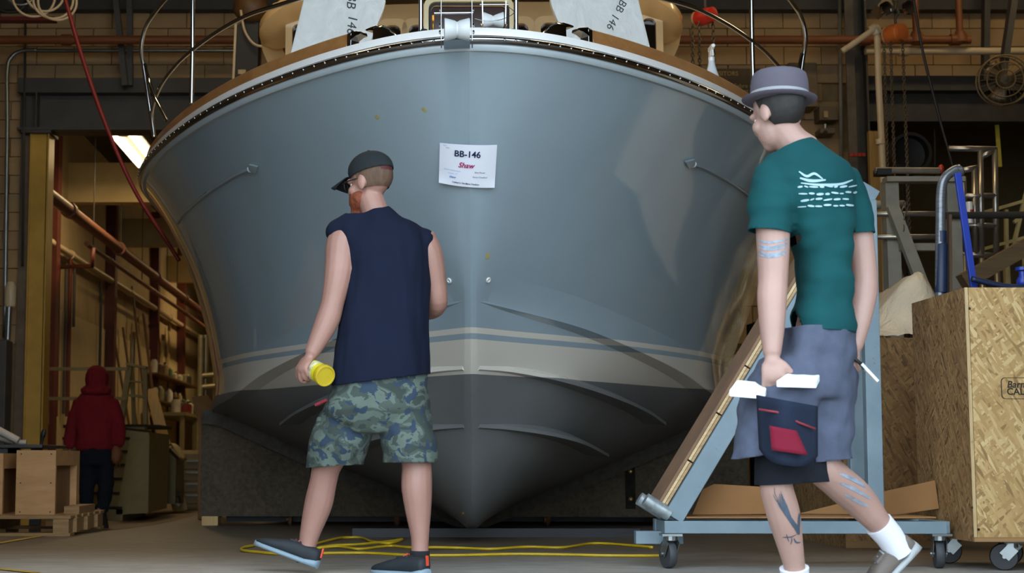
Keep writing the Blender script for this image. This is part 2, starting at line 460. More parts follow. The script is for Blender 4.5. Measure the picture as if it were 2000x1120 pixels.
def hull_hit(px, py, off=.0):
    """boat-local hit point and normal of the sight line through a pixel"""
    d = (BMI.to_3x3() @ ray(px, py)).normalized(); o = BMI @ CAM
    loc, nor, _, _ = BVH.ray_cast(o, d)
    if nor.dot(d) > 0: nor = -nor
    return loc + nor * off, nor
m_white = mat('white_gelcoat', '#e4e3e0', .25, var=.03, coat=.5)
m_mould = mat('hull_moulding', '#a9b4b8', .3, var=.04, coat=.5)
m_chrome = mat('polished_steel', '#a8abae', .12, 1.0, var=.04)
m_teak = wood('teak', '#83582f', '#9f7144', 1, 2.2, .4, 7)
m_cream = mat('cream_gelcoat', '#d9b884', .25, var=.04, coat=.6)
def plan(p):
    a = sheer(max(p - .004, 0)); b = sheer(min(p + .004, 1)); d = (b - a); d.z = 0
    n = V((d.y, -d.x, 0)).normalized(); return sheer(p), n
def sweep(prof, p0, p1, n, sgn):
    """profile (out, up) swept along the sheer on one side"""
    rings = []
    for i in range(n + 1):
        p = p0 + (p1 - p0) * i / n; c, nn = plan(p)
        if p < .03: nn = nn.lerp(V((0, -1, 0)), 1 - p / .03).normalized()
        r = [c + nn * a + V((0, 0, b)) for a, b in prof]
        rings.append([V((q.x * sgn, q.y, q.z)) for q in r])
    return rings
def around(prof, p1=1.0, n=120):
    """both sides in one ring sequence, passing round the bow"""
    L = sweep(prof, 0, p1, n, -1); R = sweep(prof, 0, p1, n, 1)
    return L[:0:-1] + R[1:]
put('sheer_moulding', MB().loft(around([(-.03, -.008), (.012, -.008), (.024, .004), (.026, .02), (-.03, .02)])), m_mould, BOAT, smooth=True, local=True, autos=40)
half = [(-.02, .018)] + [(.026 + .026 * math.sin(math.pi * k / 8), .018 + .044 * k / 8) for k in range(9)] + [(-.02, .062)]
RUB = put('rub_rail', MB().loft(around(half)), m_chrome, BOAT, smooth=True, local=True, autos=50)
scr = MB().ell((0, 0, 0), (.007, .007, .007), n=8, m=4).mesh('screw', smooth=True); scr.materials.append(m_chrome)
d = 0
for sgn in (-1, 1):
    p = .05
    while p < .62:
        c, nn = plan(p); q = c + nn * .05 + V((0, 0, .036))
        o = bpy.data.objects.new('screw', scr); COL.objects.link(o); o.parent = RUB; o.location = (q.x * sgn, q.y, q.z)
        p += .0125 / max(.25, p) ** .5 * .62
put('deck_edge', MB().loft(around([(-.06, .062), (.03, .062), (.03, .074), (.022, .1), (-.06, .105)])), m_white, BOAT, smooth=True, local=True, autos=40)
dk = MB(); n = 60
L = [sheer(.01 + .99 * i / n) for i in range(n + 1)]
dk.add([V((-q.x + .03, q.y + .03, ZS + .075)) for q in L] + [V((q.x - .03, q.y + .03, ZS + .075)) for q in L], [(i, i + 1, n + 2 + i, n + 1 + i) for i in range(n)])
put('deck', dk, m_white, BOAT, local=True)
PT = .182   # teak starts behind the chocks
for sgn in (-1, 1):
    put('toe_rail', MB().loft(sweep([(.012, .1), (-.006, .175), (-.05, .18), (-.055, .1)], PT, 1, 120, sgn)), m_teak, BOAT, smooth=True, local=True, autos=40, bevel=.006, label='varnished teak toe rail')
# chocks at the forward end of the toe rails
for sgn in (-1, 1):
    ch = MB()
    def pc(p, out, up):
        c, nn = plan(p); q = c + nn * out + V((0, 0, up)); return V((q.x * sgn, q.y, q.z))
    P0, P1 = PT - .07, PT
    def prof(s):   # s along the chock -> top height
        return .175 - .07 * smooth01((.35 - s) / .35) ** 1.2 if s < .35 else .175
    rings = []
    for i in range(25):
        s = i / 24; p = P0 + (P1 - P0) * s; h = .108 + (.066 * math.sin(min(1, s / .36) * math.pi / 2) if s < .62 else .07)
        if .48 < s < .9: continue
        rings.append((s, p, h))
    A = [r for r in rings if r[0] <= .48]; B = [r for r in rings if r[0] >= .9]
    for G in (A, B):
        ch.loft([[pc(p, .01, .1), pc(p, .008, h - .012), pc(p, -.005, h), pc(p, -.04, h), pc(p, -.055, .1)] for s, p, h in G])
    hook = [(.40, .145, .174), (.52, .156, .172), (.62, .16, .168)]
    ch.loft([[pc(P0 + (P1 - P0) * s, .008, a), pc(P0 + (P1 - P0) * s, .004, b), pc(P0 + (P1 - P0) * s, -.04, b), pc(P0 + (P1 - P0) * s, -.045, a)] for s, a, b in hook])
    hook = [(.72, .148, .162), (.80, .146, .17), (.93, .13, .178)]
    ch.loft([[pc(P0 + (P1 - P0) * s, .012, a), pc(P0 + (P1 - P0) * s, .004, b), pc(P0 + (P1 - P0) * s, -.04, b), pc(P0 + (P1 - P0) * s, -.045, a)] for s, a, b in hook])
    put('bow_chock', ch, m_chrome, BOAT, smooth=True, local=True, autos=45, bevel=.004)
# chine rail and lifting strakes
def ribbon(pts, wid, nm, sgn, m, thick=.03):
    """tapered ledge standing off the hull along boat-local points (with normals)"""
    rings = []
    for i, (q, nn, w) in enumerate(pts):
        a = q - nn * .02; out = q + V((1, 0, -.12)).normalized() * w
        r = [q + V((0, 0, thick * .5 + w * .25)) - nn * .015, out + V((0, 0, .004)), out - V((0, 0, thick * .45)), q - V((0, 0, thick * 1.0)) - nn * .02]
        rings.append([V((k.x * sgn, k.y, k.z)) for k in r])
    return put(nm, MB().loft(rings), m, BOAT, smooth=True, local=True, autos=30)
m_hullm = HULL.data.materials[0]
for sgn in (-1, 1):
    pts = []
    for i in range(40):
        p = .0 + .62 * i / 39; q = chine(p); nn = V((.8, 0, .6)); pts.append((q, nn, .005 + .05 * smooth01(i / 12)))
    rings = []
    for i in range(60):
        p = .012 + .62 * i / 59; q = chine(p); a = topside(p, .86); w = .055 * smooth01(i / 25); e = q + V((w, -w * .25, .012))
        r = [a, a.lerp(q, .55) + V((w * .42, 0, .006)), e, e - V((w * .1, 0, .012)), q - V((.03, 0, .02 + w * .1)), q - V((.06, 0, -.04))]
        rings.append([V((k.x * sgn, k.y, k.z)) for k in r])
    put('chine_rail', MB().loft(rings), m_hullm, BOAT, smooth=True, local=True, autos=35)
def strake(pix, sgn):
    pts = []
    P = bez([V((a, b, 0)) for a, b in pix], 10)
    n = len(P)
    for i, q in enumerate(P):
        loc, nor = hull_hit(q.x, q.y); nor = V((abs(nor.x), nor.y, nor.z)); loc = V((abs(loc.x), loc.y, loc.z))
        pts.append((loc, nor, .002 + .125 * smooth01(i / (n * .7)) ))
    # carry on aft under the cradle
    ribbon(pts, .08, 'lifting_strake', sgn, m_hullm, .035)
for sgn in (-1, 1):
    strake([(936, 716), (1000, 722), (1080, 740), (1160, 768), (1225, 797), (1262, 822)], sgn)
    strake([(936, 830), (990, 834), (1050, 844), (1105, 861), (1150, 884)], sgn)
# arrow-tipped cove line
m_cove = mat('cove_line', '#8d999f', .25, var=.05, coat=.6)
for sgn in (-1, 1):
    mbx = MB(); pl = []
    for a, b in [(1352, 320), (1375, 328), (1400, 341), (1425, 356), (1450, 373), (1470, 390), (1490, 408), (1502, 425)]:
        try:
            q, nn = hull_hit(a, b, .004); pl.append(V((abs(q.x) * sgn, q.y, q.z)))
        except Exception: pass
    if len(pl) > 2:
        mbx.tube(bez(pl, 4), .011, 8)
        q0 = pl[0]; dr = (pl[0] - pl[1]).normalized(); up = V((0, 0, 1))
        loc, nn = hull_hit(1352, 320); nn = V((abs(nn.x) * sgn, nn.y, nn.z)); sd = dr.cross(nn).normalized()
        mbx.torus(q0 - dr * .01, dr, .014, .007, 12, 6)
        mbx.prism([q0 + dr * .0 + sd * .008, q0 + dr * .03 + sd * .03, q0 + dr * .11, q0 + dr * .03 - sd * .03, q0 - sd * .008], nn * .014)
        put('cove_line', mbx, m_cove, BOAT, smooth=True, local=True, autos=40)
# through-hull fittings
for px, py in ((878, 548), (953, 547)):
    q, nn = hull_hit(px, py); mbx = MB().torus(q + nn * .004, nn, .011, .005, 14, 6); mbx.lathe([(.008, 0), (.008, .002)], q, nn, 10)
    put('drain_fitting', mbx, m_white, BOAT, smooth=True, local=True, autos=40)
q, nn = hull_hit(905, 1003); put('keel_bolt', MB().lathe([(.012, 0), (.012, .006), (.006, .012)], q, nn, 10), mat('brass', '#a58a55', .4, .8), BOAT, smooth=True, local=True, autos=40)
# ---- deckhouse
CY = 3.6
def lx(px, py, u): return bl(at(px, py, YT + u))
m_glass = mat('dark_glass', '#17130f', .08, var=.0, spec=.8)
m_black = mat('black_rubber', '#111113', .55, var=.2)
# front of the house: curved wall
def house(i, j, r=1.42, z0=2.45, z1=3.82):
    a = (i - .5) * math.pi
    x = r * math.copysign(abs(math.sin(a)) ** .55, a); y = CY + .75 - .75 * abs(math.cos(a)) ** .55
    return V((x * (1 - .04 * j), y + .16 * j, z0 + (z1 - z0) * j))
hb = MB(); hb.grid(house, 48, 6)
HOUSE = put('deckhouse', hb, m_cream, BOAT, smooth=True, local=True, solid=.03)
for s in (-1, 1): put('house_side', MB().bb((s * 1.42, CY + .74, 2.45), (s * 1.36, 8.0, 3.84)), m_cream, BOAT, local=True)
# front windows, each with a moulded surround
for px in (766, 815, 1015, 1072, 585, 1262):
    q = lx(px, 78, CY - .02 + (.25 if px in (585, 1262) else 0)); wd = .06 if px not in (585, 1262) else .05
    def rr(w, h, r, n=5):
        out = []
        for cx, cz, a0 in ((w - r, h - r, 0), (-w + r, h - r, 90), (-w + r, -h + r, 180), (w - r, -h + r, 270)):
            for k in range(n + 1):
                a = math.radians(a0 + 90 * k / n); out.append((cx + r * math.cos(a), cz + r * math.sin(a)))
        return out
    fr = MB(); o_ = rr(wd + .05, .30, .07); i_ = rr(wd, .25, .045); c = q + V((0, 0, -.14))
    yf = house(.5 + math.asin(max(-1, min(1, (c.x / 1.42)))) * .0 + 0, .5).y
    yy = CY - .03 if px not in (585, 1262) else CY + .14
    fr.loft([[V((c.x + a, yy + .05, c.z + b)) for a, b in o_], [V((c.x + a, yy - .01, c.z + b)) for a, b in o_], [V((c.x + a, yy - .01, c.z + b)) for a, b in i_], [V((c.x + a, yy + .05, c.z + b)) for a, b in i_]], False, False)
    W = put('window_surround', fr, m_cream, BOAT, smooth=True, local=True, autos=40)
    put('pane', MB().prism([V((c.x + a, yy + .03, c.z + b)) for a, b in i_], (0, .01, 0)), m_glass, W, local=True)
# roof brow with swept side wings
def brow(i, j):
    a = (i - .5) * math.pi; r = 1.58
    x = r * math.copysign(abs(math.sin(a)) ** .7, a); y = CY + .55 - .85 * abs(math.cos(a)) ** .6
    return V((x, y, 0))
rb = MB(); n = 56; rings = []
for i in range(n + 1):
    b0 = brow(i / n, 0); k = abs(b0.x) / 1.58; crown = .30 * (1 - k ** 2.2)
    c = V((0, CY + 1.0, 0)); inn = (c - V((b0.x, b0.y, 0))).normalized()
    zt = 3.74 + crown
    rings.append([b0 + V((0, 0, zt - .09)), b0 - inn * .0 + V((0, 0, zt - .03)), b0 + inn * .06 + V((0, 0, zt + .03)), b0 + inn * .5 + V((0, 0, zt + .12)), b0 + inn * .5 + V((0, 0, zt - .02)), b0 + inn * .1 + V((0, 0, zt - .12))])
rb.loft(rings)
put('roof_brow', rb, m_cream, BOAT, smooth=True, local=True, autos=50)
rf = MB(); rf.grid(lambda i, j: V(((i - .5) * 2.9, CY + .2 + j * 4.2, 3.84 + .28 * (1 - abs(2 * i - 1) ** 2.2))), 16, 6)
put('roof', rf, m_cream, BOAT, smooth=True, local=True, solid=.04)
for s in (-1, 1):
    w = MB()
    sec = [(1.58, CY + .5, 3.74, .05), (1.57, CY + .62, 3.62, .05), (1.52, CY + .72, 3.50, .035), (1.46, CY + .8, 3.38, .02)]
    w.loft([[V((s * (x + .02), y, z)), V((s * (x - .12), y + .02, z + .05)), V((s * (x - .14), y + .6, z + .05)), V((s * x, y + .6, z))] for x, y, z, t_ in sec])
    put('roof_wing', w, m_cream, BOAT, smooth=True, local=True, autos=45)
# forward hatch / window frame between the rail posts
def rrpx(x0, x1, y0, y1, r, u, n=6):
    out = []
    for cx, cy, a0 in ((x1 - r, y0 + r, 0), (x0 + r, y0 + r, 90), (x0 + r, y1 - 2, 180), (x1 - r, y1 - 2, 270)):
        if a0 >= 180: out.append(lx(x0 if a0 == 180 else x1, y1, u)); continue
        for k in range(n + 1):
            a = math.radians(a0 + 90 * k / n); out.append(lx(cx + r * math.cos(a), cy - r * math.sin(a), u))
    return out
u = 2.1
o_ = rrpx(828, 1003, -6, 95, 18, u); i_ = rrpx(837, 995, 3, 95, 14, u); k_ = rrpx(841, 990, 8, 95, 11, u)
F = MB(); D = V((0, .1, 0)); F.loft([[p + D for p in o_], o_, i_, [p + D for p in i_]], False, False)
FR = put('hatch_frame', F, mat('ivory_frame', '#e3d4a4', .3, var=.03, coat=.4), BOAT, smooth=True, local=True, autos=40)
F = MB(); e = V((0, .03, 0)); F.loft([[p + e for p in i_], [p + e for p in k_]], False, False)
put('gasket', F, m_black, FR, local=True)
put('pane', MB().prism([p + V((0, .05, 0)) for p in k_], (0, .01, 0)), mat('smoked_pane', '#3a201a', .12, var=.15, scale=3), FR, local=True)
put('latch', MB().cyl(lx(846, 30, u - .02), lx(846, 66, u - .02), .006, 8), mat('brass2', '#c8a050', .3, .9), FR, smooth=True, local=True)
# ---- bow roller assembly
def lxY(px, py, Y): return bl(at(px, py, Y))
def roller_set(name, cx, x0, x1, y0, y1, Y, waist, parent=BOAT):
    a = lxY(x0, (y0 + y1) / 2, Y); b = lxY(x1, (y0 + y1) / 2, Y); ax = b - a; ln = ax.length
    R = abs(lxY(x0, y0, Y).z - lxY(x0, y1, Y).z) / 2
    prof = [(R * .2, 0), (R * .98, .0), (R, .03 * ln), (R * waist * 1.03, ln * .42), (R * waist * .9, ln * .47), (R * waist * .9, ln * .53), (R * waist * 1.03, ln * .58), (R, ln * .97), (R * .98, ln), (R * .2, ln)]
    ro = put(name, MB().lathe(prof, a, ax, 28), mat('white_nylon', '#c6cacb', .35, var=.02), parent, smooth=True, local=True, autos=40)
    return ro, a, b, R
ro, a, b, R = roller_set('anchor_roller', 893, 868, 917, 36, 80, 6.3, .76)
for px, sg in ((863, -1), (921, 1)):
    c = lxY(px, 60, 6.3)
    out = [(-.02, .17), (.03, .17), (.035, .06), (.045, -.0), (.035, -.06), (.0, -.085), (-.035, -.06), (-.045, 0), (-.035, .06)]
    poly = [V((c.x, c.y + y * 1.0, c.z + z * .95)) for y, z in out]
    P = put('roller_cheek', MB().prism(poly, (.005 * sg, 0, 0)), m_chrome, BOAT, local=True, bevel=.0015)
    for py in (50, 63): put('bolt', MB().lathe([(.009, 0), (.009, .012), (.004, .014)], lxY(px, py, 6.29), (sg, 0, 0), 6), m_chrome, P, smooth=True, local=True, autos=30)
    put('bolt', MB().lathe([(.008, 0), (.008, .01), (.003, .012)], lxY(px, 20, 6.3), (sg, 0, 0), 8), m_chrome, P, smooth=True, local=True, autos=30)
put('keeper_pin', MB().cyl(lxY(848, 26, 6.3), lxY(924, 25, 6.3), .0075, 12), m_chrome, BOAT, smooth=True, local=True, autos=40)
a0, b0 = lxY(866, 78, 6.34), lxY(918, 78, 6.34); put('roller_arm', MB().bb(a0, (b0.x, b0.y + .5, a0.z + .006)), m_chrome, BOAT, local=True)
ro, a, b, R = roller_set('anchor_roller', 963, 943, 983, 24, 56, 6.6, .62)
for px, sg in ((942, -1), (988, 1)):
    t0 = lxY(px, 5, 6.6); t1 = lxY(px - sg * 1, 50, 6.6); t2 = lxY(px - sg * 6, 62, 6.62)
    put('roller_cheek', MB().bar(t0, t1, .06, .005, (0, 1, 0)).bar(t1, t2, .06, .005, (0, 1, 0)), m_chrome, BOAT, local=True)
a0, b0 = lxY(942, 62, 6.6), lxY(986, 62, 6.6); put('roller_base', MB().bb(a0 - V((0, .03, 0)), (b0.x, b0.y + .2, a0.z + .005)), m_chrome, BOAT, local=True)
put('keeper_pin', MB().cyl(lxY(937, 9, 6.6), lxY(993, 9, 6.6), .006, 10), m_chrome, BOAT, smooth=True, local=True, autos=40)
put('lanyard', MB().tube(bez([lxY(926, 36, 6.5), lxY(950, 41, 6.5), lxY(980, 38, 6.52), lxY(1004, 25, 6.58), lxY(994, 14, 6.6)], 6), .0016, 6), m_chrome, BOAT, smooth=True, local=True)
put('roller_pad', MB().bb((a0.x - .02, a0.y - .03, ZS + .06), (b0.x - .01, a0.y + .3, a0.z - .001)), m_white, BOAT, local=True)
# ---- rails
def tubeb(name, pts, r=.0125, n=12): return put(name, MB().tube(pts, r, n), m_chrome, BOAT, smooth=True, local=True, autos=50)
for px in (822, 1008):
    tubeb('rail_post', [lxY(px, 70, 6.72), lxY(px, -70, 6.72)], .0105)
    put('post_socket', MB().lathe([(.021, -.005), (.021, .022), (.017, .03)], lxY(px + (6 if px < 900 else -6), 70, 6.72), (0, 0, 1), 14), m_black, BOAT, smooth=True, local=True, autos=40)
def side_pts(pix, sgn):
    """left-side pixels with distances; the right side is the mirror image"""
    out = []
    for px, py, Y in pix:
        q = lxY(px, py, Y); out.append(V((q.x * sgn * -1 if sgn > 0 else q.x, q.y, q.z)))
    return out
for sgn in (-1, 1):
    tubeb('stanchion', side_pts([(374, 202, 8.25), (376, 98, 8.25), (377, -90, 8.25)], sgn), .0135)
    tubeb('mid_rail', bez(side_pts([(301, 266, 9.05), (297, 218, 9.0), (313, 170, 8.85), (342, 130, 8.6), (376, 98, 8.25), (424, 63, 7.95), (482, 31, 7.6), (545, 10, 7.3), (620, -12, 7.0), (720, -28, 6.78), (822, -34, 6.72)], sgn), 8))
    tubeb('top_rail', bez(side_pts([(301, 268, 9.05), (291, 200, 9.05), (281, 132, 9.05), (276, 95, 9.0), (283, 58, 8.95), (300, 28, 8.85), (330, -8, 8.6), (380, -50, 8.2), (470, -95, 7.6), (600, -120, 7.05), (730, -105, 6.78), (822, -70, 6.72)], sgn), 8), .0145)
    tubeb('rail_brace', bez(side_pts([(326, 236, 8.7), (305, 195, 8.8), (292, 160, 8.95), (283, 125, 9.0)], sgn), 6), .0115)
# ================================================================ things on and under the boat
# paper sign taped to the stem
def paper_pt(s, t, off=0.0):
    """s,t in 0..1 (left-right, top-bottom) on the sagging sheet"""
    sag = 14 * s * (1 - s); 
    tl, tr, br, bl_ = (859, 279), (971, 283), (966, 367), (857, 357)
    px = (tl[0] * (1 - s) + tr[0] * s) * (1 - t) + (bl_[0] * (1 - s) + br[0] * s) * t
    py = (tl[1] * (1 - s) + tr[1] * s) * (1 - t) + (bl_[1] * (1 - s) + br[1] * s) * t + sag * (.6 + .4 * t)
    Y = PAPY - off + .035 * (2 * s - 1) ** 2 - .012 * max(0, t - .8) * 5 * abs(2 * s - 1) ** 3
    Y += PAPSL * (t - .5)
    return at(px, py, Y)
q1 = BM @ hull_hit(915, 285)[0]; q2 = BM @ hull_hit(915, 365)[0]
PAPY = (q1.y + q2.y) / 2 - .012; PAPSL = q2.y - q1.y
m_paper = mat('paper', '#e6e8f2', .7, var=.02)
pm = MB(); pm.grid(lambda i, j: paper_pt(i, j), 24, 12)
c = paper_pt(.5, .5)
SIGN = thing('paper_sign', 'white printed paper sheet taped across the bow stem', 'sign', c)
put('sheet', pm, m_paper, SIGN, smooth=True)
def sign_text(body, x, y, size, colr, shear=0, bold=0.0, align='CENTER', rot=-.02):
    mbx = text_mb(body, size, shear, bold, align)
    def fn(p):
        xx = p.x * math.cos(rot) - p.y * math.sin(rot); yy = p.x * math.sin(rot) + p.y * math.cos(rot)
        return paper_pt(x + xx / 11.0, y - yy / 8.5, .0035)
    bmx = bmesh.new(); me = mbx.mesh('t'); bmx.from_mesh(me)
    for _ in range(2 if size > .7 else 0):
        bmesh.ops.subdivide_edges(bmx, edges=[e for e in bmx.edges if e.calc_length() > .25], cuts=1)
    bmesh.ops.triangulate(bmx, faces=bmx.faces); bmx.to_mesh(me); bmx.free()
    m2 = MB(); m2.add([v.co.copy() for v in me.vertices], [tuple(p.vertices) for p in me.polygons]); bpy.data.meshes.remove(me)
    put('lettering', xf(m2, fn), colr, SIGN)
ink = mat('navy_ink', '#141b45', .8, var=0); red = mat('crimson_ink', '#a3125c', .8, var=0); blu = mat('blue_ink', '#3b78c0', .8, var=0); lblu = mat('pale_blue_ink', '#8aaed6', .8, var=0)
sign_text('BB-146', .49, .235, 1.75, ink, 0, .035)
sign_text('Shaw', .47, .50, 1.45, red, .3, .03)
sign_text("Petzold's Marine Center", .235, .635, .34, lblu, .25, rot=-.06)
sign_text('Portland , CT', .24, .715, .34, lblu, .25, rot=-.05)
sign_text('Diana', .24, .80, .52, blu, .25, .012)
sign_text('Boat Parent', .72, .65, .42, ink, .25)
sign_text('Aaron Crawford', .725, .76, .42, ink, .25)
sign_text('Crafted In The Maine Tradition', .475, .925, .42, ink, .25, .008)
sign_text('Sabre', .09, .045, .32, lblu, .25); sign_text('Yachts', .14, .10, .26, red, .25)
# scraps of tape
m_tape = mat('masking_tape', '#b0a266', .7)
def tape(px, py, w, h, ang, label):
    q, nn = hull_hit(px, py, .001); q = BM @ q; nn = BM.to_3x3() @ nn
    x = V((0, 0, 1)).cross(nn).normalized(); y = nn.cross(x)
    R = Matrix((x, y, nn)).transposed() @ Matrix.Rotation(ang, 3, 'Z')
    mbx = MB(); mbx.grid(lambda i, j: q + R @ V(((i - .5) * w * (1 - .15 * j), (j - .5) * h, .001 + .003 * i * j)), 3, 3)
    one('tape_scrap', mbx, m_tape, label, 'tape', 'tape scraps on the hull', solid=.0006)
tape(737, 228, .026, .02, .2, 'small scrap of beige tape on the hull, left of the other two')
tape(829, 214, .02, .026, .5, 'small scrap of beige tape on the hull above the cap')
tape(952, 500, .022, .034, .3, 'small scrap of beige tape stuck right of the stem below the paper')
# wrapped panels on deck
def m_wrapf():
    t = NT('stretch_wrap'); v = t.coord((1, 1, .5)); n = t.noise(v, 9, 5, .6, 1.6)
    t.base(t.ramp(n, [(.3, S('#d5d8d6')), (.7, S('#e6e8e6'))])); t.set(Roughness=.28); t.bump(n, .55, .02); return t.m
m_wrap = m_wrapf()
def rounded(poly, rad, n=5):
    out = []; m = len(poly)
    for i in range(m):
        a, b, c = V(poly[i - 1]), V(poly[i]), V(poly[(i + 1) % m])
        d1 = (a - b); d2 = (c - b); r = min(rad[i] if isinstance(rad, list) else rad, d1.length * .45, d2.length * .45)
        p1 = b + d1.normalized() * r; p2 = b + d2.normalized() * r
        for k in range(n + 1):
            t = k / n; out.append(p1 * (1 - t) ** 2 + b * 2 * t * (1 - t) + p2 * t * t)
    return out
def wrapped(name, pix, Y, label, words, wpos, wrot, wsize):
    poly = rounded([(a, b, 0) for a, b in pix], 14)
    pts = [at(p.x, p.y, Y + .0006 * (110 - p.y)) for p in poly]
    base = min(pts, key=lambda p: p.z)
    t = thing(name, label, 'panel', base, 'wrapped panels on the foredeck')
    put('panel', MB().prism(pts, (0, .05, 0)), m_wrap, t, bevel=.006)
    mk = mat('marker_ink', '#3c3f45', .7, var=0)
    for (w, (x, y)) in zip(words, wpos):
        mbx = text_mb(w, 1.0, .15, -.0)
        def fn(p):
            a = p.x * math.cos(wrot) - p.y * math.sin(wrot); b = p.x * math.sin(wrot) + p.y * math.cos(wrot)
            px, py = x + a * wsize, y - b * wsize; return at(px, py, Y + .0006 * (110 - py) - .003)
        put('handwriting', xf(mbx, fn), mk, t)
wrapped('wrapped_panel', [(556, 150), (612, -80), (742, -80), (754, 2), (747, 24), (712, 110), (700, 150)], 7.75, 'white stretch wrapped panel standing on the foredeck left of the anchor rollers', ['BB', '146'], [(686, 2), (687, 48)], -math.pi / 2 - .1, 26)
wrapped('wrapped_panel', [(1080, -80), (1074, 2), (1084, 28), (1118, 110), (1130, 150), (1284, 150), (1228, -80)], 7.75, 'white stretch wrapped panel standing on the foredeck right of the anchor rollers', ['BB', '146'], [(1213, 11), (1197, 42)], -math.pi / 2 - .45, 22)
# spray bottle on the right side deck
SB = at(1391, 178, 7.85)
SB.z = ZS + .078
t = thing('spray_bottle', 'white plastic spray bottle standing behind the right toe rail', 'bottle', SB)
sc_ = 1.0
m_pe = mat('milky_plastic', '#cfd6dc', .35, var=.03)
m_pl = mat('pink_liquid_plastic', '#d3cdd6', .35, var=.03)
put('body', MB().lathe([(.040, 0), (.045, .006), (.045, .135), (.046, .14)], SB, n=20), m_pl, t, smooth=True, autos=50)
put('shoulder', MB().lathe([(.046, .14), (.043, .152), (.030, .19), (.020, .225), (.0165, .25)], SB, n=20), m_pe, t, smooth=True, autos=50)
put('collar', MB().lathe([(.018, .25), (.018, .272), (.014, .276)], SB, n=16), m_white, t, smooth=True, autos=40)
h = MB(); h.box(SB + V((0, .012, .295)), (.018, .05, .035)); h.box(SB + V((0, .0, .325)), (.02, .085, .024)); h.cyl(SB + V((0, -.04, .325)), SB + V((0, -.058, .325)), .011, 10); put('trigger_head', h, m_white, t, bevel=.004)
put('trigger', MB().bar(SB + V((0, -.02, .315)), SB + V((0, -.035, .272)), .012, .008), m_white, t)
# ---- cradle
CU = 4.05
def sec_pts(u, n=30):
    p = ((u - .85) / (LB - .85)) ** (1 / 1.7); return [bottom(p, w / n) for w in range(n + 1)]
def m_carp():
    t = NT('grey_carpet'); v = t.coord(); a = t.noise(v, 30, 5, .75); b = t.noise(v, 3, 4)
    c = t.ramp(a, [(.3, S('#3a332b')), (.55, S('#574d40')), (.75, S('#6d614f'))]); c = t.mix(.4, c, t.ramp(b, [(.3, S('#3d352c')), (.7, S('#625747'))]))
    t.base(c); t.set(Roughness=1); t.b.inputs['Specular IOR Level'].default_value = .1; t.bump(a, .6, .02); return t.m
m_carpet = m_carp(); m_carp2 = mat('dark_carpet', '#26231f', 1, var=.3, scale=25, bump=.5, bscale=60, spec=.1)
cr0 = BM @ V((0, CU, 0))
CR = thing('boat_cradle', 'low carpet covered cradle carrying the boat hull', 'cradle', (cr0.x, cr0.y, 0))
SP = sec_pts(CU)
zb = .07
xo = 2.0
for s in (-1, 1):
    poly = [V((0.0, CU, zb))] + [V((q.x + .0, CU, q.z - .015)) for q in SP[::-1]] + [V((SP[0].x + .03, CU, SP[0].z + .012)), V((xo - .02, CU, SP[0].z + .012)), V((xo, CU, SP[0].z - .02)), V((xo, CU, zb))]
    poly = [BM @ V((q.x * s, q.y, q.z)) for q in poly]
    put('carpeted_panel', MB().prism(poly, BM.to_3x3() @ V((0, .5, 0))), m_carpet, CR)
    # padding band under the hull
    def band(d):
        out = []
        for i, q in enumerate(SP):
            a = SP[max(i - 1, 0)]; b = SP[min(i + 1, len(SP) - 1)]; tt = (b - a); nn = V((-tt.z, 0, tt.x)).normalized()
            if nn.z > 0: nn = -nn
            stp = .05 * (1 if (i // 5) % 2 else 0)
            out.append(q + nn * d)
        return out
    A, B = band(-.01), band(.085); B[0] = A[0] + V((.02, 0, -.1))
    ext = V((.1, 0, .01))
    poly = [A[0] + ext] + A + B[::-1] + [B[0] + V((.08, 0, 0))]
    poly = [BM @ V((q.x * s, CU - .07, q.z)) for q in poly]
    put('padding_band', MB().prism(poly, BM.to_3x3() @ V((0, .16, 0))), mat('carpet_band', '#4d4842', 1, var=.2, scale=20, bump=.4, bscale=80, spec=.1), CR)
    # bolt plates
    pc = BM @ V((1.15 * s, CU - .012, .30))
    P = put('bolt_plate', MB().box(pc, (.07, .012, .34)), m_carp2, CR, bevel=.003)
    for dz in (-.1, .1): put('bolt', MB().lathe([(.016, 0), (.016, .008), (.007, .014)], pc + V((0, -.006, dz)), (0, -1, 0), 10), mat('brass', '#a58a55', .4, .8), P, smooth=True, autos=30)
    for bx in (.55, 1.35, 1.9):
        wc = BM @ V((bx * s, CU + .1, .045))
        put('wheel', MB().torus(wc, (1, .3, 0), .03, .016, 18, 8).cyl(wc - V((.02, 0, 0)), wc + V((.02, 0, 0)), .025, 12), mat('rust_wheel', '#6b4a34', .6, .3, var=.3), CR, smooth=True, autos=40)
    b0 = BM @ V((1.93 * s, CU + .05, 0)); put('foot_block', MB().bb((b0.x - .06, b0.y - .05, 0), (b0.x + .06, b0.y + .1, zb)), wood('pine', '#a98550', '#c9a76c', 2), CR, bevel=.004)
b0 = BM @ V((-1.85, CU + .3, 0)); b1 = BM @ V((1.85, CU + .45, 0))
put('axle_beam', MB().bb((b0.x, b0.y, .02), (b1.x, b1.y, .065)), m_black, CR)
b0 = BM @ V((-.75, 2.55, 0)); b1 = BM @ V((1.05, 2.75, 0))
one('steel_beam', MB().bb((b0.x, b0.y, .0), (b1.x, b1.y, .055)), mat('black_steel', '#17171a', .5), 'low black steel beam lying on the floor across under the keel', 'beam')
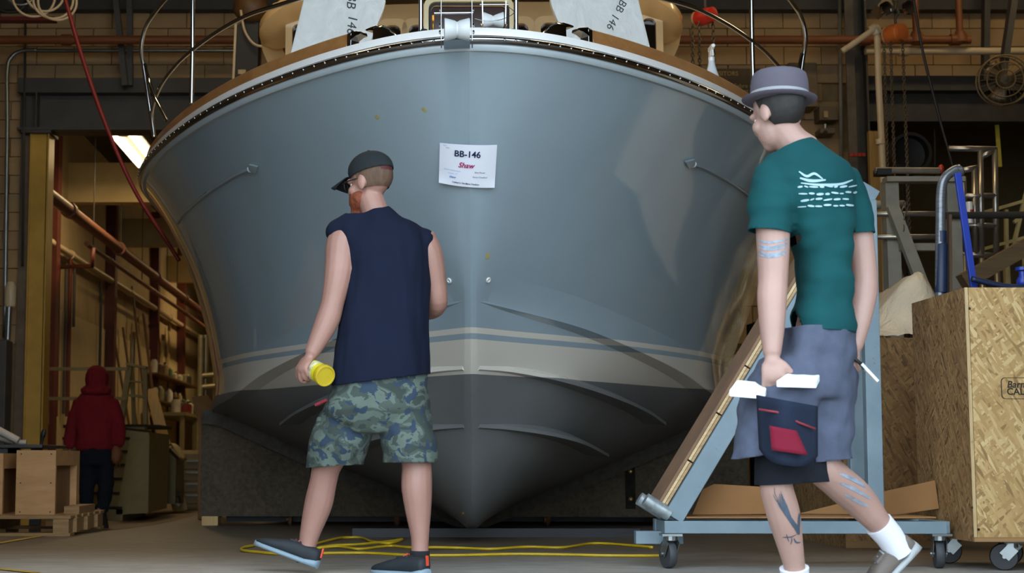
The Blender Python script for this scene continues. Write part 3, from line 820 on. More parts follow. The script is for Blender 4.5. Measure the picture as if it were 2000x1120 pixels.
# yellow extension cord
pix = [(1310, 1086), (1200, 1086), (1100, 1084), (1000, 1083), (900, 1085), (800, 1085), (720, 1081), (640, 1081), (560, 1083), (500, 1079), (472, 1075), (480, 1069), (520, 1064), (560, 1068), (610, 1064), (650, 1056), (670, 1051), (705, 1051), (725, 1058), (760, 1062), (786, 1056), (760, 1058), (700, 1064), (650, 1066), (620, 1071), (660, 1070), (700, 1073), (740, 1069), (765, 1067), (800, 1070), (850, 1072), (900, 1071), (960, 1073), (1030, 1069), (1100, 1070), (1160, 1062), (1230, 1066), (1275, 1070)]
cp = []
for k, (a, b) in enumerate(pix):
    q = atz(a, b, .008); cp.append(q + V((0, 0, .006 if k % 5 == 0 and 14 < k < 34 else 0)))
one('extension_cord', MB().tube(bez(cp, 6), .0075, 8), mat('yellow_cord', '#c9a81c', .45, var=.1), 'yellow extension cord lying tangled on the floor in front of the boat', 'cord', smooth=True)
# plastic film hanging from the hull side
def film(name, rgb, alpha=.5, rough=.2):
    t = NT(name); v = t.coord((1, 1, .4)); n = t.noise(v, 8, 5, .6, 1.5)
    t.base(S(rgb)); t.set(Roughness=rough, Alpha=alpha); t.bump(n, .8, .03); return t.m
m_film = film('clear_film', '#a98a60', .5, .18)
fl = [(1474, 380), (1440, 418), (1410, 455), (1402, 500), (1416, 550), (1400, 610), (1388, 660), (1392, 720), (1402, 790)]
fr_ = [(1500, 400), (1502, 440), (1500, 480), (1492, 520), (1480, 560), (1466, 605), (1450, 650), (1430, 705), (1412, 795)]
FLb, FRb = bez([V((a, b, 0)) for a, b in fl], 4), bez([V((a, b, 0)) for a, b in fr_], 4)
def ff(i, j):
    k = j * (len(FLb) - 1); a = int(min(k, len(FLb) - 2)); L_ = FLb[a].lerp(FLb[a + 1], k - a); R_ = FRb[a].lerp(FRb[a + 1], k - a)
    p = L_.lerp(R_, i); return at(p.x, p.y, 9.35 + .12 * noise.noise(V((i * 3.1, j * 5, 2))) + .35 * (1 - i) * 0)
one('plastic_film', MB().grid(ff, 16, 40), m_film, 'crinkled clear plastic film hanging beside the right hull side', 'plastic sheet', smooth=True)
# ================================================================ right side
m_cart = mat('cart_blue_grey', '#7d919b', .5, var=.16, scale=5)
def m_cartf():
    t = NT('chipped_blue_grey_paint'); v = t.coord(); n = t.noise(v, 30, 6, .8); w = t.noise(v, 4, 5)
    c = t.ramp(w, [(.3, S('#647680')), (.7, S('#7c8e98'))])
    t.base(t.mix(t.ramp(n, [(.64, (0, 0, 0, 1)), (.68, (1, 1, 1, 1))]), c, S('#6d523f'))); t.set(Roughness=.5); return t.m
m_cart = m_cartf()
m_rub = mat('grey_rubber_wheel', '#3a3d40', .6, var=.15); m_zinc = mat('zinc', '#8f9494', .35, .9, var=.15)
def caster(parent, x, y, top, r=.062, ang=0.0, tread=m_rub):
    R = Matrix.Rotation(ang, 3, 'Z'); w = V((x, y, r)) + R @ V((0, .03, 0))
    f = MB(); f.box((x, y, top - .005), (.09, .08, .01)); f.cyl((x, y, top - .03), (x, y, top - .01), .03, 12)
    for s in (-1, 1): f.bar(V((x, y, top - .028)) + R @ V((s * .028, -.01, 0)), w + R @ V((s * .028, 0, 0)), .05, .004, R @ V((0, 1, 0)))
    f.cyl(w - R @ V((.036, 0, 0)), w + R @ V((.036, 0, 0)), .008, 8)
    C_ = put('caster', f, m_zinc, parent)
    W = put('wheel', MB().lathe([(r * .5, -.018), (r * .93, -.018), (r, -.01), (r, .01), (r * .93, .018), (r * .5, .018)], w, R @ V((1, 0, 0)), 24), tread, C_, smooth=True, autos=40)
YF, YB = 6.5, 6.74
g = atz(1310, 1105); CT = thing('panel_cart', 'blue grey steel triangular panel cart on casters beside the walking man in the hat', 'cart', (1.9, 6.6, 0))
def cbar(nm, a, b, w, d, Y=YF, dz=0):
    p, q = at(a[0], a[1], YF), at(b[0], b[1], YF); p.y = q.y = Y
    return put(nm, MB().bar(p, q, w, d, (0, 0, 1) if abs(p.z - q.z) < .1 else (1, 0, 0)), m_cart, CT, bevel=.003)
for Y in (YF, YB):
    cbar('base_rail', (1296, 1030), (1846, 1031), .056, .05, Y)
    cbar('inclined_post', (1314, 1012), (1700, 366), .088, .045, Y)
    cbar('upright_post', (1709, 1019), (1694, 392), .07, .05, Y)
for a in ((1312, 1030), (1700, 1030), (1842, 1030)):
    p = at(a[0], a[1], YF); put('cross_rail', MB().bb((p.x - .03, YF, p.z - .028), (p.x + .03, YB, p.z + .025)), m_cart, CT)
# strip that sticks out beside the top
p = at(1690, 375, YF); q = at(1650, 450, YF)
a, b = at(1242, 1038, YF + .1), at(1330, 1062, YF + .16); put('lower_rail', MB().bb(a, b), m_cart, CT, bevel=.003)
# pipe ends at the foot
for dy in (.0, .16):
    put('foot_pipe', MB().cyl(at(1308, 1006, YF) + V((0, dy, 0)), at(1260, 976, YF) + V((0, dy, 0)), .031, 16), mat('scraped_pipe', '#9aa3a6', .4, .5, var=.35, scale=30), CT, smooth=True, autos=40)
# plywood sheet pieces on the inclined side
p0, p1 = at(1297, 998, YF), at(1683, 358, YF); dr = (p1 - p0).normalized(); nr = V((-dr.z, 0, dr.x))
if nr.x > 0: nr = -nr
m_ply = wood('plywood_edge', '#8d6a44', '#c0a277', 0, 6); m_pad = mat('brown_pad', '#80624a', .7, var=.2)
N = 7; ln = (p1 - p0).length
for k in range(N):
    a = p0 + dr * (ln * k / N + .004); b = p0 + dr * (ln * (k + 1) / N - .004)
    pl = MB()
    P = put('plywood_slat', pl.prism([a, b, b + nr * .012, a + nr * .012], (0, YB - YF + .05, 0)), m_ply, CT)
    put('ply_layer', MB().prism([a + nr * .014, b + nr * .014, b + nr * .026, a + nr * .026], (0, YB - YF + .05, 0)), wood('ply_light', '#b99a6c', '#d8c094', 0, 6), P)
a = p0 + nr * .028; b = p1 + nr * .028
put('pad', MB().prism([a, b, b + nr * .012, a + nr * .012], (0, YB - YF + .04, 0)), m_pad, CT)
for px, Y, an in ((1310, YF, .25), (1834, YF, -.2)):
    p = at(px, 1043, Y); caster(CT, p.x, Y, p.z, .064, an)
# cardboard on the cart
m_card = mat('cardboard', '#8a6238', .85, var=.12, scale=3, bump=.1)
zt = at(1500, 1018, YF).z
def card(pix, Y, lab, back=.5):
    pts = [at(a, b, Y) for a, b in pix]; pts = [V((p.x, p.y + k * 0, max(p.z, zt + .02))) for k, p in enumerate(pts)]
    return one('cardboard_sheet', MB().prism(pts, (0, .006, 0)), m_card, lab, 'cardboard')
def sheet(fn, nu, nv, lab, m=m_card, nm='cardboard_sheet', cat='cardboard', th=.006, group=None): return one(nm, MB().grid(fn, nu, nv), m, lab, cat, group, solid=th, smooth=False)
one('cardboard_sheet', MB().prism([V((1.32, YF - .02, zt + .012)), V((2.44, YF - .02, zt + .012)), V((2.40, YB + .02, zt + .012)), V((1.36, YB + .02, zt + .012))], (0, 0, .007)), m_card, 'flat brown cardboard sheet lying on the base of the panel cart', 'cardboard')
card([(1352, 1006), (1372, 957), (1395, 946), (1500, 952), (1545, 962), (1550, 1004)], 6.64, 'curved orange brown cardboard piece standing on the cart behind the tattooed leg')
card([(1560, 1004), (1640, 984), (1723, 961), (1826, 939), (1834, 994), (1752, 1006)], 6.68, 'long bent cardboard flap leaning on the cart beside the crate')
# ---- OSB crate on casters
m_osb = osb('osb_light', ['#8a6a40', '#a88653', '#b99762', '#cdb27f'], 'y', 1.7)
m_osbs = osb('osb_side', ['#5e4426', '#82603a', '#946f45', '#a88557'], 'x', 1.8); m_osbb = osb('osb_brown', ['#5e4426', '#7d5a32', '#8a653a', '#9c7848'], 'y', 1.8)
c0 = at(1903, 1050, 6.3); z0 = c0.z; z1 = at(1886, 562, 6.3).z; x0 = c0.x; x1 = x0 + 1.9; y0, y1 = 6.3, 6.95
CRT = thing('osb_crate', 'tall pale chipboard crate on black casters at the right edge', 'crate', ((x0 + x1) / 2, (y0 + y1) / 2, 0))
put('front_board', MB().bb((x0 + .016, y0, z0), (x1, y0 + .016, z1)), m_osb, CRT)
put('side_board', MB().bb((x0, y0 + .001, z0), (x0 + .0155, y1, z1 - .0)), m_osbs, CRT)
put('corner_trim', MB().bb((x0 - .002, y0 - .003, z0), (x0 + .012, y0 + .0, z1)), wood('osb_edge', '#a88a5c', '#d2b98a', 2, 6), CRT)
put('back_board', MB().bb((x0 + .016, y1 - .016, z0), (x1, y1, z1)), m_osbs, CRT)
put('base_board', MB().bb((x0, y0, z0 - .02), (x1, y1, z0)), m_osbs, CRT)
for px, py in ((1895, 751), (1898, 864), (1899, 992), (1911, 1035), (1893, 603)):
    p = at(px, py, 6.3); put('screw', MB().lathe([(.006, 0), (.006, .003)], V((p.x, y0, p.z)), (0, -1, 0), 8), m_black, CRT)
m_st = mat('black_stamp', '#2a241c', .8, var=0)
a, b = at(1954, 738, y0), at(2040, 780, y0)
st_ = MB(); o_ = rounded([(a.x, 0, a.z), (b.x, 0, a.z), (b.x, 0, b.z), (a.x, 0, b.z)], .02); cc = (V((a.x, 0, a.z)) + V((b.x, 0, b.z))) / 2
i_ = [cc + (p - cc) * 1.0 - (p - cc).normalized() * .0045 for p in o_]
n_ = len(o_); st_.add([V((p.x, y0 - .001, p.z)) for p in o_] + [V((p.x, y0 - .001, p.z)) for p in i_], [(i, (i + 1) % n_, n_ + (i + 1) % n_, n_ + i) for i in range(n_)])
put('stamp', st_, m_st, CRT)
for k, s in enumerate(('Barnardo', 'CAL 1000')):
    mbx = text_mb(s, .042, .2 if k == 0 else 0, .001, 'LEFT'); p = at(1966, 752 + k * 14, y0)
    put('stamp_lettering', xf(mbx, lambda q: V((p.x + q.x, y0 - .001, p.z + q.y))), m_st, CRT)
m_brub = mat('black_caster', '#15161a', .5, var=.15)
for (x, y, an) in ((x0 + .2, y0 + .1, 1.2), (x0 + .12, y1 - .12, 1.3), (x0 + .36, y0 + .42, 1.1), (x1 - .15, y0 + .1, 1.2), (x1 - .15, y1 - .12, 1.2)): caster(CRT, x, y, z0 - .02, .06, an, m_brub)
# stuff standing in the crate
m_navy = mat('navy_foam', '#14223f', .5, var=.1); m_gtape = mat('silver_tape', '#6d6f72', .3, .5, var=.25, scale=30, stretch=(1, 1, 4)); m_blue = mat('blue_strap', '#1a3392', .4, var=.05)
Yp = 6.75
def pt(a): return [at(x, y, Yp) for x, y in a]
PP = thing('padded_pole', 'bent pipe wrapped in silver tape and navy foam standing in the crate', 'pipe', at(1838, 700, Yp))
put('pipe', MB().tube(bez(pt([(1838, 700), (1836, 560), (1837, 440), (1838, 380), (1844, 350), (1862, 334), (1875, 330)]), 6), .023, 14), m_gtape, PP, smooth=True)
put('foam_sleeve', MB().tube(pt([(1838, 575), (1838, 572), (1839, 478), (1839, 474)]), [.018, .028, .028, .02], 16), m_navy, PP, smooth=True, autos=50)
put('tape_band', MB().tube(pt([(1838, 474), (1838, 452)]), .0245, 16), m_navy, PP, smooth=True, autos=50)
put('pipe_cap', MB().lathe([(.02, 0), (.03, .004), (.03, .022), (.02, .03)], at(1868, 336, Yp), (1, 0, .4), 12), m_gtape, PP, smooth=True, autos=50)
one('blue_bar', MB().bar(at(1870, 338, 6.6), at(1906, 590, 6.6), .03, .018, (1, 0, 0)), m_blue, 'bright blue flat bar rising out of the crate beside the taped pipe', 'bar', bevel=.002)
one('rubber_hose', MB().tube(bez([at(1898, 545, 6.55), at(1930, 553, 6.55), at(1965, 560, 6.55), at(2010, 562, 6.55), at(2060, 560, 6.55)], 6), .014, 10), m_navy, 'navy rubber hose lying along the top of the crate', 'hose', smooth=True)
one('wood_stick', MB().bar(at(1856, 640, 6.8), at(1854, 420, 6.8), .014, .03), wood('dark_stick', '#4c3826', '#6d543a', 2), 'thin dark stick standing in the crate between the pipe and blue bar', 'stick')
one('valve_fitting', MB().lathe([(.02, 0), (.028, .01), (.028, .03), (.016, .05), (.016, .07), (.03, .075), (.03, .09)], at(1998, 560, 6.6), n=12), m_blue, 'blue valve fitting at the right edge on top of the crate', 'fitting', smooth=True, autos=40)
# ---- chipboard bin behind with plastic sheeting
xa, xb, zt2 = at(1640, 660, 8.0).x, at(1815, 660, 8.0).x, at(1700, 660, 8.0).z
BIN = thing('osb_bin', 'brown chipboard bin in the shade behind the upright cart post', 'bin', ((xa + xb) / 2, 8.4, 0))
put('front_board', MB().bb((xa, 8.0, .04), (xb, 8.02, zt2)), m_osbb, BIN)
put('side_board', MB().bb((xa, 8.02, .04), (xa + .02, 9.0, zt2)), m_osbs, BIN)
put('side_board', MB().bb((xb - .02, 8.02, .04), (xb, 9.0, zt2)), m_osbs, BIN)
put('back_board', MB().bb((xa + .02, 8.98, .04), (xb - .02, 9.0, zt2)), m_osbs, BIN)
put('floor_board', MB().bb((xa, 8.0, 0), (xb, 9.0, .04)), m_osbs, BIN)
put('corner_post', MB().bb((xb, 7.99, 0), (xb + .03, 8.03, zt2 - .08)), m_steelg, BIN)
def tarp(i, j):
    x = xa - .02 + (xb + .3 - xa) * i
    crest = [(0, .14), (.2, .2), (.33, .12), (.45, .22), (.62, .38), (.72, .40), (.85, .22), (1, .1)]
    hgt = interp(crest, i); y = 7.985 + j * 1.0
    z = zt2 + .008 + hgt * min(1, j * 4) * (1 - .25 * j) + .03 * abs(noise.noise(V((i * 7, j * 6, 0))))
    return V((x, y - (.0 if j else 0), z))
one('plastic_tarp', MB().grid(tarp, 40, 24), film('white_film', '#dccdb4', .9, .25), 'white translucent plastic sheeting heaped on the chipboard bin', 'plastic sheet', smooth=True)
# ---- grey racking with braces
m_rack = mat('rack_grey', '#8a8272', .55, var=.2); m_alu = mat('aluminium', '#a9a39a', .35, .85, var=.15)
RK = thing('steel_rack', 'grey steel rack with diagonal braces behind the plastic sheeting', 'rack', at(1790, 700, 9.6))
Yr = 9.6
def rb_(nm, a, b, w, d, Y=Yr, m=m_rack, par=RK): return put(nm, MB().bar(at(a[0], a[1], Y), at(b[0], b[1], Y), w, d, (0, 1, 0)), m, par)
RK.location.z = 0
for px in (1742, 1862): p = at(px, 352, Yr); put('upright', MB().bb((p.x - .045, Yr, 0), (p.x + .045, Yr + .1, p.z)), m_rack, RK)
rb_('top_beam', (1728, 352), (1880, 352), .1, .035)
rb_('brace', (1742, 402), (1808, 574), .05, .075, Yr - .08)
rb_('brace', (1736, 488), (1778, 600), .05, .05, Yr + .2)
rb_('cross_beam', (1755, 484), (1850, 484), .08, .05)
for y in (418, 463):
    put('rail', MB().cyl(at(1700, y, Yr - .03), at(1850, y, Yr - .03), .018, 10), m_alu, RK, smooth=True)
put('rail', MB().cyl(at(1700, 400, Yr + .3), at(1765, 400, Yr + .3), .03, 10), m_rack, RK, smooth=True)
TB = thing('clamp_bar', 'long shiny bar clamp lying across the top of the grey rack', 'clamp', at(1715, 341, Yr))
put('bar', MB().cyl(at(1709, 333, Yr), at(1835, 334, Yr), .022, 12), m_alu, TB, smooth=True, autos=40)
put('jaw', MB().bb(at(1714, 329, Yr - .04), at(1733, 346, Yr + .05)), m_black, TB)
put('end_knob', MB().ell(at(1838, 330, Yr), (.02, .02, .03)), mat('red_plastic', '#a32a1c', .4), TB, smooth=True)
# hanging chains on the rack rail
m_chain = mat('chain_steel', '#6e6558', .4, .8, var=.2)
def chain(p0, p1, ln=.05, r=.007, parent=None):
    p0, p1 = V(p0), V(p1); L_ = (p1 - p0).length; n = max(2, int(L_ / (ln * .72))); mbx = MB(); d = (p1 - p0).normalized(); x, y, _ = frame_of(d)
    for k in range(n):
        c = p0 + (p1 - p0) * ((k + .5) / n); a = x if k % 2 else y
        pts = [c + d * (math.cos(t_) * ln * .5) + a * (math.sin(t_) * ln * .3) for t_ in [2 * math.pi * q / 8 for q in range(8)]]
        mbx.tube(pts, r, 4, closed=True)
    return mbx
one('hanging_chain', chain(at(1767, 395, Yr - .1), at(1764, 452, Yr - .1), .05, .005), m_chain, 'short loop of chain hanging from the grey rack rail', 'chain')
# tubular aluminium frame
FA = thing('tube_frame', 'welded aluminium tube frame standing right of the blue bar', 'frame', at(1915, 900, 10.6)); FA.location.z = 0
Ya = 10.6
def tb(a, b, r=.022, Y=Ya, nm='tube'): return put(nm, MB().cyl(at(a[0], a[1], Y), at(b[0], b[1], Y), r, 10), m_alu, FA, smooth=True)
for a, b in [((1853, 290), (1946, 292)), ((1915, 292), (1917, 505)), ((1943, 292), (1946, 503)), ((1882, 345), (1884, 495)), ((1903, 330), (1905, 498)), ((1880, 383), (1945, 383)), ((1882, 440), (1950, 442)), ((1878, 497), (1950, 500)), ((1878, 333), (1908, 328)), ((1918, 306), (1940, 294))]: tb(a, b)
for px in (1917, 1946, 1884): p = at(px, 500, Ya); put('post', MB().cyl(p, V((p.x, p.y, 0)), .022, 10), m_alu, FA, smooth=True)
# tall ladder-like trellis at far right
m_lad = mat('pale_angle', '#b3a472', .5, var=.15)
FT = thing('trestle', 'pale angle iron trestle at the right edge behind the tube frame', 'trestle', at(1960, 900, 11.2)); FT.location.z = 0
for a, b in [((1872, 500), (2010, 462)), ((1915, 417), (2010, 390)), ((1965, 410), (1967, 640)), ((1972, 510), (2008, 360)), ((1980, 435), (2008, 412))]: put('angle', MB().bar(at(a[0], a[1], 11.2), at(b[0], b[1], 11.2), .03, .025, (0, 1, 0)), m_lad, FT)
for px in (1890, 1967, 2005): p = at(px, 500, 11.2); put('leg', MB().bb((p.x - .02, 11.2, 0), (p.x + .02, 11.24, p.z)), m_lad, FT)
one('timber_beam', MB().bar(at(1880, 552, 9.0), at(2030, 468, 9.0), .1, .1, (0, 1, 0)), wood('old_timber', '#4f3c26', '#7b6140', 0), 'rough dark timber leaning up to the right above the crate', 'timber')
one('foam_tube', MB().cyl(at(1846, 421, 9.56), at(2030, 420, 9.56), .024, 12), mat('dark_foam', '#2c2924', .9, var=.2), 'dark foam covered tube running level to the right edge', 'tube', smooth=True, autos=40)
# glue tube on the frame
G = at(1893, 395, 10.55); t = thing('glue_cartridge', 'white glue cartridge with red label hanging in the tube frame', 'cartridge', G)
put('body', MB().cyl(G - V((0, 0, .16)), G, .026, 12), m_white, t, smooth=True, autos=40); put('label', MB().cyl(G - V((-.006, .004, .12)), G - V((-.006, .004, .06)), .025, 12), mat('red_plastic', '#a32a1c', .4), t, smooth=True, autos=40)
# wooden board, black drum fan
one('timber_board', MB().bb(at(1697, 256, 13.2), (at(1724, 256, 13.2).x, 13.26, 0)), wood('ochre_board', '#8d6d38', '#a9874c', 2), 'tall ochre board standing upright beside the white vent pipe', 'board')
# ---- pipes and services on the back wall
m_pvc = mat('cream_pvc', '#cbb695', .4, var=.06)
Yv = 12.6
t = thing('vent_pipe', 'cream plastic vent pipe bending down beside the orange hoist', 'pipe', at(1725, 560, Yv))
put('pipe', MB().tube(bez([at(1645, 100, Yv), at(1672, 82, Yv), at(1700, 62, Yv), at(1709, 57, Yv), at(1713, 66, Yv), at(1716, 160, Yv), at(1722, 280, Yv), at(1727, 420, Yv), at(1731, 640, Yv), at(1735, 1000, Yv)], 6), .028, 14), m_pvc, t, smooth=True)
put('coupling', MB().cyl(at(1719, 272, Yv), at(1720, 282, Yv), .041, 14), m_pvc, t, smooth=True, autos=40)
put('elbow', MB().tube(bez([at(1700, 60, Yv), at(1710, 55, Yv), at(1714, 68, Yv)], 5), .041, 14), m_pvc, t, smooth=True)
m_opipe = mat('orange_pipe_paint', '#7d4826', .55, var=.12)
def hpipe(name, y, x0_, x1_, Y, r, m, lab, cl=()):
    a, b = at(x0_, y, Y), at(x1_, y, Y); b.z = a.z
    t = thing(name, lab, 'pipe', (a + b) / 2); put('pipe', MB().cyl(a, b, r, 12), m, t, smooth=True, autos=40)
    for c in cl: q = at(c, y, Y); q.z = a.z; put('coupling', MB().cyl(q - V((.05, 0, 0)), q + V((.05, 0, 0)), r * 1.35, 12), m, t, smooth=True, autos=40)
    return t, a.z
ot, oz = hpipe('sprinkler_pipe', 78, -40, 1895, 14.42, .045, m_opipe, 'long orange sprinkler pipe running level across the back wall', (1690, 1792, 1865, 130))
for px in (1790, 1875):
    a = at(px, 78, 14.42); a.z = oz; put('riser', MB().cyl(a, a + V((0, 0, 1.6)), .035, 10), m_opipe, ot, smooth=True, autos=40); put('tee', MB().lathe([(.075, -.03), (.075, .02), (.045, .09)], a, n=12), m_opipe, ot, smooth=True, autos=40)
hpipe('conduit_pipe', 99, 70, 470, 14.75, .02, m_zinc, 'thin level conduit under the orange pipe on the left', (245,))
hpipe('conduit_pipe', 100, 1690, 2060, 14.5, .038, m_pvc, 'cream level pipe behind the orange hoist chains', (1765,))
# conduit bend on the left pier
one('conduit_bend', MB().tube(bez([at(72, 98, 14.75), at(45, 99, 14.75), at(24, 110, 14.75), at(14, 140, 14.75), at(14, 260, 14.75), at(9, 660, 14.75)], 6), .022, 10), m_zinc, 'bent metal conduit running down the left block pier', 'conduit', smooth=True)
one('conduit', MB().cyl(at(50, 0, 14.8), at(44, 520, 14.8), .014, 8), m_steeld, 'thin dark conduit straight down the left block pier', 'conduit', smooth=True)
e = thing('electrical_box', 'grey electrical cabinet low on the left block pier', 'electrical box', at(5, 880, 14.6)); 
put('cabinet', MB().bb(at(-60, 664, 14.6), at(20, 880, 14.85)), m_steelg, e, bevel=.01)
put('hub', MB().tube([at(15, 664, 14.7), at(18, 600, 14.7)], .03, 10), m_zinc, e, smooth=True, autos=40)
put('fitting', MB().lathe([(.05, 0), (.06, .03), (.06, .2), (.035, .26)], at(20, 600, 14.7), n=14), m_pvc, e, smooth=True, autos=40)
# sign, boxes on the right pier
sg = thing('visitor_sign', 'dark wall sign with yellowish lettering for visitors behind the hat', 'sign', at(1435, 200, 14.9))
put('board', MB().bb(at(1398, 134, 14.9), at(1482, 205, 15.0)), mat('sign_board', '#4e3d24', .6), sg)
for (s, x, y) in (('VISITORS', 1418, 144), ('Main Sabre st', 1440, 168), ('ask that', 1443, 178), ('be', 1452, 193)):
    mbx = text_mb(s, .065, 0, .001); p = at(x, y, 14.885); put('lettering', xf(mbx, lambda q: V((p.x + q.x, p.y, p.z + q.y))), mat('sign_letters', '#a58a52', .7, var=0), sg)
e = thing('electrical_cabinet', 'tall grey electrical panel behind the hat on the block pier', 'electrical box', at(1555, 220, 14.85)); put('cabinet', MB().bb(at(1540, 122, 14.7), at(1582, 222, 15.0)), mat('panel_grey', '#6a5c46', .6), e, bevel=.01)
for y in (139, 180): put('lug', MB().bb(at(1582, y - 4, 14.75), at(1592, y + 6, 14.8)), m_black, e)
e = thing('disconnect_switch', 'small grey switch box mounted on the pale block pier', 'switch', at(1611, 240, 14.85)); put('box', MB().bb(at(1600, 207, 14.8), at(1625, 243, 15.0)), mat('panel_grey', '#6a5c46', .6), e, bevel=.008)
put('handle', MB().bb(at(1609, 217, 14.76), at(1615, 231, 14.8)), mat('pale_handle', '#a89068', .5), e); put('hub', MB().cyl(at(1612, 243, 14.86), at(1612, 251, 14.86), .02, 8), m_zinc, e)
e = thing('socket_box', 'square grey socket box just below the switch box', 'socket', at(1612, 268, 14.85)); put('box', MB().bb(at(1602, 250, 14.8), at(1621, 269, 15.0)), mat('panel_grey', '#6a5c46', .6), e, bevel=.008); put('socket', MB().lathe([(.022, 0), (.022, .012), (.015, .012)], at(1612, 259, 14.8), (0, -1, 0), 12), m_black, e)
one('conduit', MB().cyl(at(1640, -10, 14.85), at(1643, 310, 14.85), .02, 8), m_rack, 'thin pale conduit on the right block pier beside the switch box', 'conduit', smooth=True)
t = thing('warning_tape', 'strip of red and pale tape across the dark steel column', 'tape', at(1672, 305, 14.5))
for k in range(4): put('band', MB().bb(at(1660 + k * 8, 299, 14.53), at(1665 + k * 8, 306, 14.55)), mat('red_band', '#b3301e', .6), t)
# wall fan
FC = at(1962, 156, 13.6); F = thing('wall_fan', 'large round caged fan hanging high at the right edge', 'fan', FC); m_fan = mat('fan_wire', '#7a684c', .5, .3)
ax = V((-.15, -1, -.1)).normalized(); x, y, _ = frame_of(ax)
for R_, dd in ((.24, 0), (.24, .1), (.17, -.03), (.09, -.045)): put('cage_ring', MB().torus(FC - ax * dd, ax, R_, .006 if R_ < .2 else .009, 28, 6), m_fan, F, smooth=True)
for k in range(24):
    a = 2 * math.pi * k / 24; dv = x * math.cos(a) + y * math.sin(a); put('cage_wire', MB().tube([FC + ax * .05 + dv * .03, FC + ax * .04 + dv * .14, FC + dv * .24, FC - ax * .1 + dv * .24], .0025, 4), m_fan, F)
for k in range(3):
    a = 2 * math.pi * k / 3 + .4; b0 = x * math.cos(a) + y * math.sin(a); b1 = x * math.cos(a + .9) + y * math.sin(a + .9); B_ = MB()
    B_.grid(lambda i, j: FC - ax * (.03 + .05 * (i - .5)) + (b0.lerp(b1, i)).normalized() * (.05 + .16 * j), 5, 4); put('blade', B_, mat('fan_blade', '#5b5040', .4, .4), F, solid=.003, smooth=True)
put('motor', MB().lathe([(.02, -.05), (.05, -.03), (.06, .05), (.06, .16), (.02, .18)], FC, -ax, 16), m_steeld, F, smooth=True, autos=40)
put('bracket', MB().bar(FC - ax * .12, at(1985, -40, 13.75), .09, .06, (0, 1, 0)), m_steeld, F)
# overhead steel
one('purlin_beam', MB().bb(at(-80, 18, 14.86), at(2080, 7, 15.0)), m_steeld, 'dark level roof beam along the top of the back wall', 'beam')
one('hanger_strut', MB().bar(at(223, -30, 14.62), at(245, 168, 14.62), .06, .06, (0, 1, 0)), m_steelg, 'slanted grey steel strut meeting the left deep beam', 'strut')
one('hanger_strut', MB().bar(at(253, -30, 14.72), at(254, 168, 14.72), .06, .06, (0, 1, 0)), m_steelg, 'upright grey steel strut beside the slanted one', 'strut')
one('hanger_strut', MB().bar(at(1926, -30, 14.7), at(1924, 157, 14.7), .09, .06, (0, 1, 0)), m_steeld, 'dark upright strut behind the wall fan', 'strut')
# hoists
def hoist(px, py, Y, col, lab, ln, r=.07):
    C_ = at(px, py, Y); t = thing('chain_hoist', lab, 'hoist', C_); m = mat('hoist_' + col, col, .4, var=.1)
    put('body', MB().lathe([(r * .5, -.075), (r * .95, -.07), (r, -.05), (r, .03), (r * .9, .04), (r * .9, .075), (r * .5, .08)], C_, (.75, -1, 0), 20), m, t, smooth=True, autos=40)
    put('side_plate', MB().lathe([(r * .95, .082), (r * .95, .092), (r * .3, .1)], C_, (-.75, 1, 0), 20), mat('hoist_plate', '#b98a62', .4), t, smooth=True, autos=40)
    put('hook', MB().tube(bez([C_ + V((0, 0, r)), C_ + V((0, 0, r + .06)), C_ + V((.03, 0, r + .1)), C_ + V((.0, 0, r + .14)), C_ + V((-.03, 0, r + .11))], 5), .012, 8), m_steeld, t, smooth=True)
    put('suspension_chain', chain(C_ + V((0, 0, r + .14)), C_ + V((0, 0, 6.95 - C_.z)), .08, .011), m_chain, t)
    for k, (dx, dy, l2) in enumerate(((-.05, 0, ln), (.055, 0, ln * .98), (-.09, .05, ln * .9))):
        put('chain', chain(C_ + V((dx, dy, -r * .6)), C_ + V((dx * 1.1, dy, -l2)), .036, .0055), m_chain, t)
    return t
hoist(1378, 32, 10.6, '#b5241a', 'red chain hoist hanging above the right side deck', 1.15, .062)
hoist(1750, 66, 12.2, '#b8622a', 'orange chain hoist hanging in front of the cream pipe', 2.1, .085)
t = thing('hoist_trolley', 'beam trolley with shiny wheels above the orange hoist', 'trolley', at(1752, 20, 12.2))
put('beam', MB().bar(at(1725, 60, 12.2) + V((0, .12, .2)), at(1800, -70, 12.8), .1, .1, (0, 1, 0)), mat('brown_beam', '#5a4630', .6), t)
for px, py in ((1727, 18), (1771, 16)): put('wheel', MB().lathe([(.02, 0), (.06, .005), (.06, .04), (.02, .05)], at(px, py, 12.2), (.4, -1, 0), 14), m_chrome, t, smooth=True, autos=40)
one('hanging_cable', MB().tube(bez([at(1780, -30, 11), at(1800, 90, 11), at(1832, 220, 11), at(1866, 345, 11), at(1880, 420, 11)], 6), .011, 8), m_black, 'black cable hanging slantwise above the tube frame', 'cable', smooth=True)
one('hanging_cable', MB().tube(bez([at(1825, 244, 15.0), at(1826, 300, 15.0), at(1826, 345, 15.0)], 5), .012, 8), m_black, 'short black cable hanging straight above the grey rack', 'cable', smooth=True)
one('hanging_strap', MB().bar(at(1947, 244, 14.95), at(1953, 326, 14.95), .045, .004, (1, 0, 0)), mat('yellow_tag', '#b5a53c', .6), 'yellow strap hanging at the top of the tube frame', 'strap')
p = at(1772, 303, 13.4); one('drum_fan', MB().cyl((p.x, 13.45, 0), (p.x, 13.45, p.z - .15), .03, 10).lathe([(.05, -.1), (.18, -.1), (.2, -.08), (.2, .1), (.17, .1), (.16, .02), (.05, .0)], at(1772, 303, 13.4), (0, -1, 0), 24), m_black, 'round black drum fan behind the orange hoist chains', 'fan', smooth=True, autos=40)
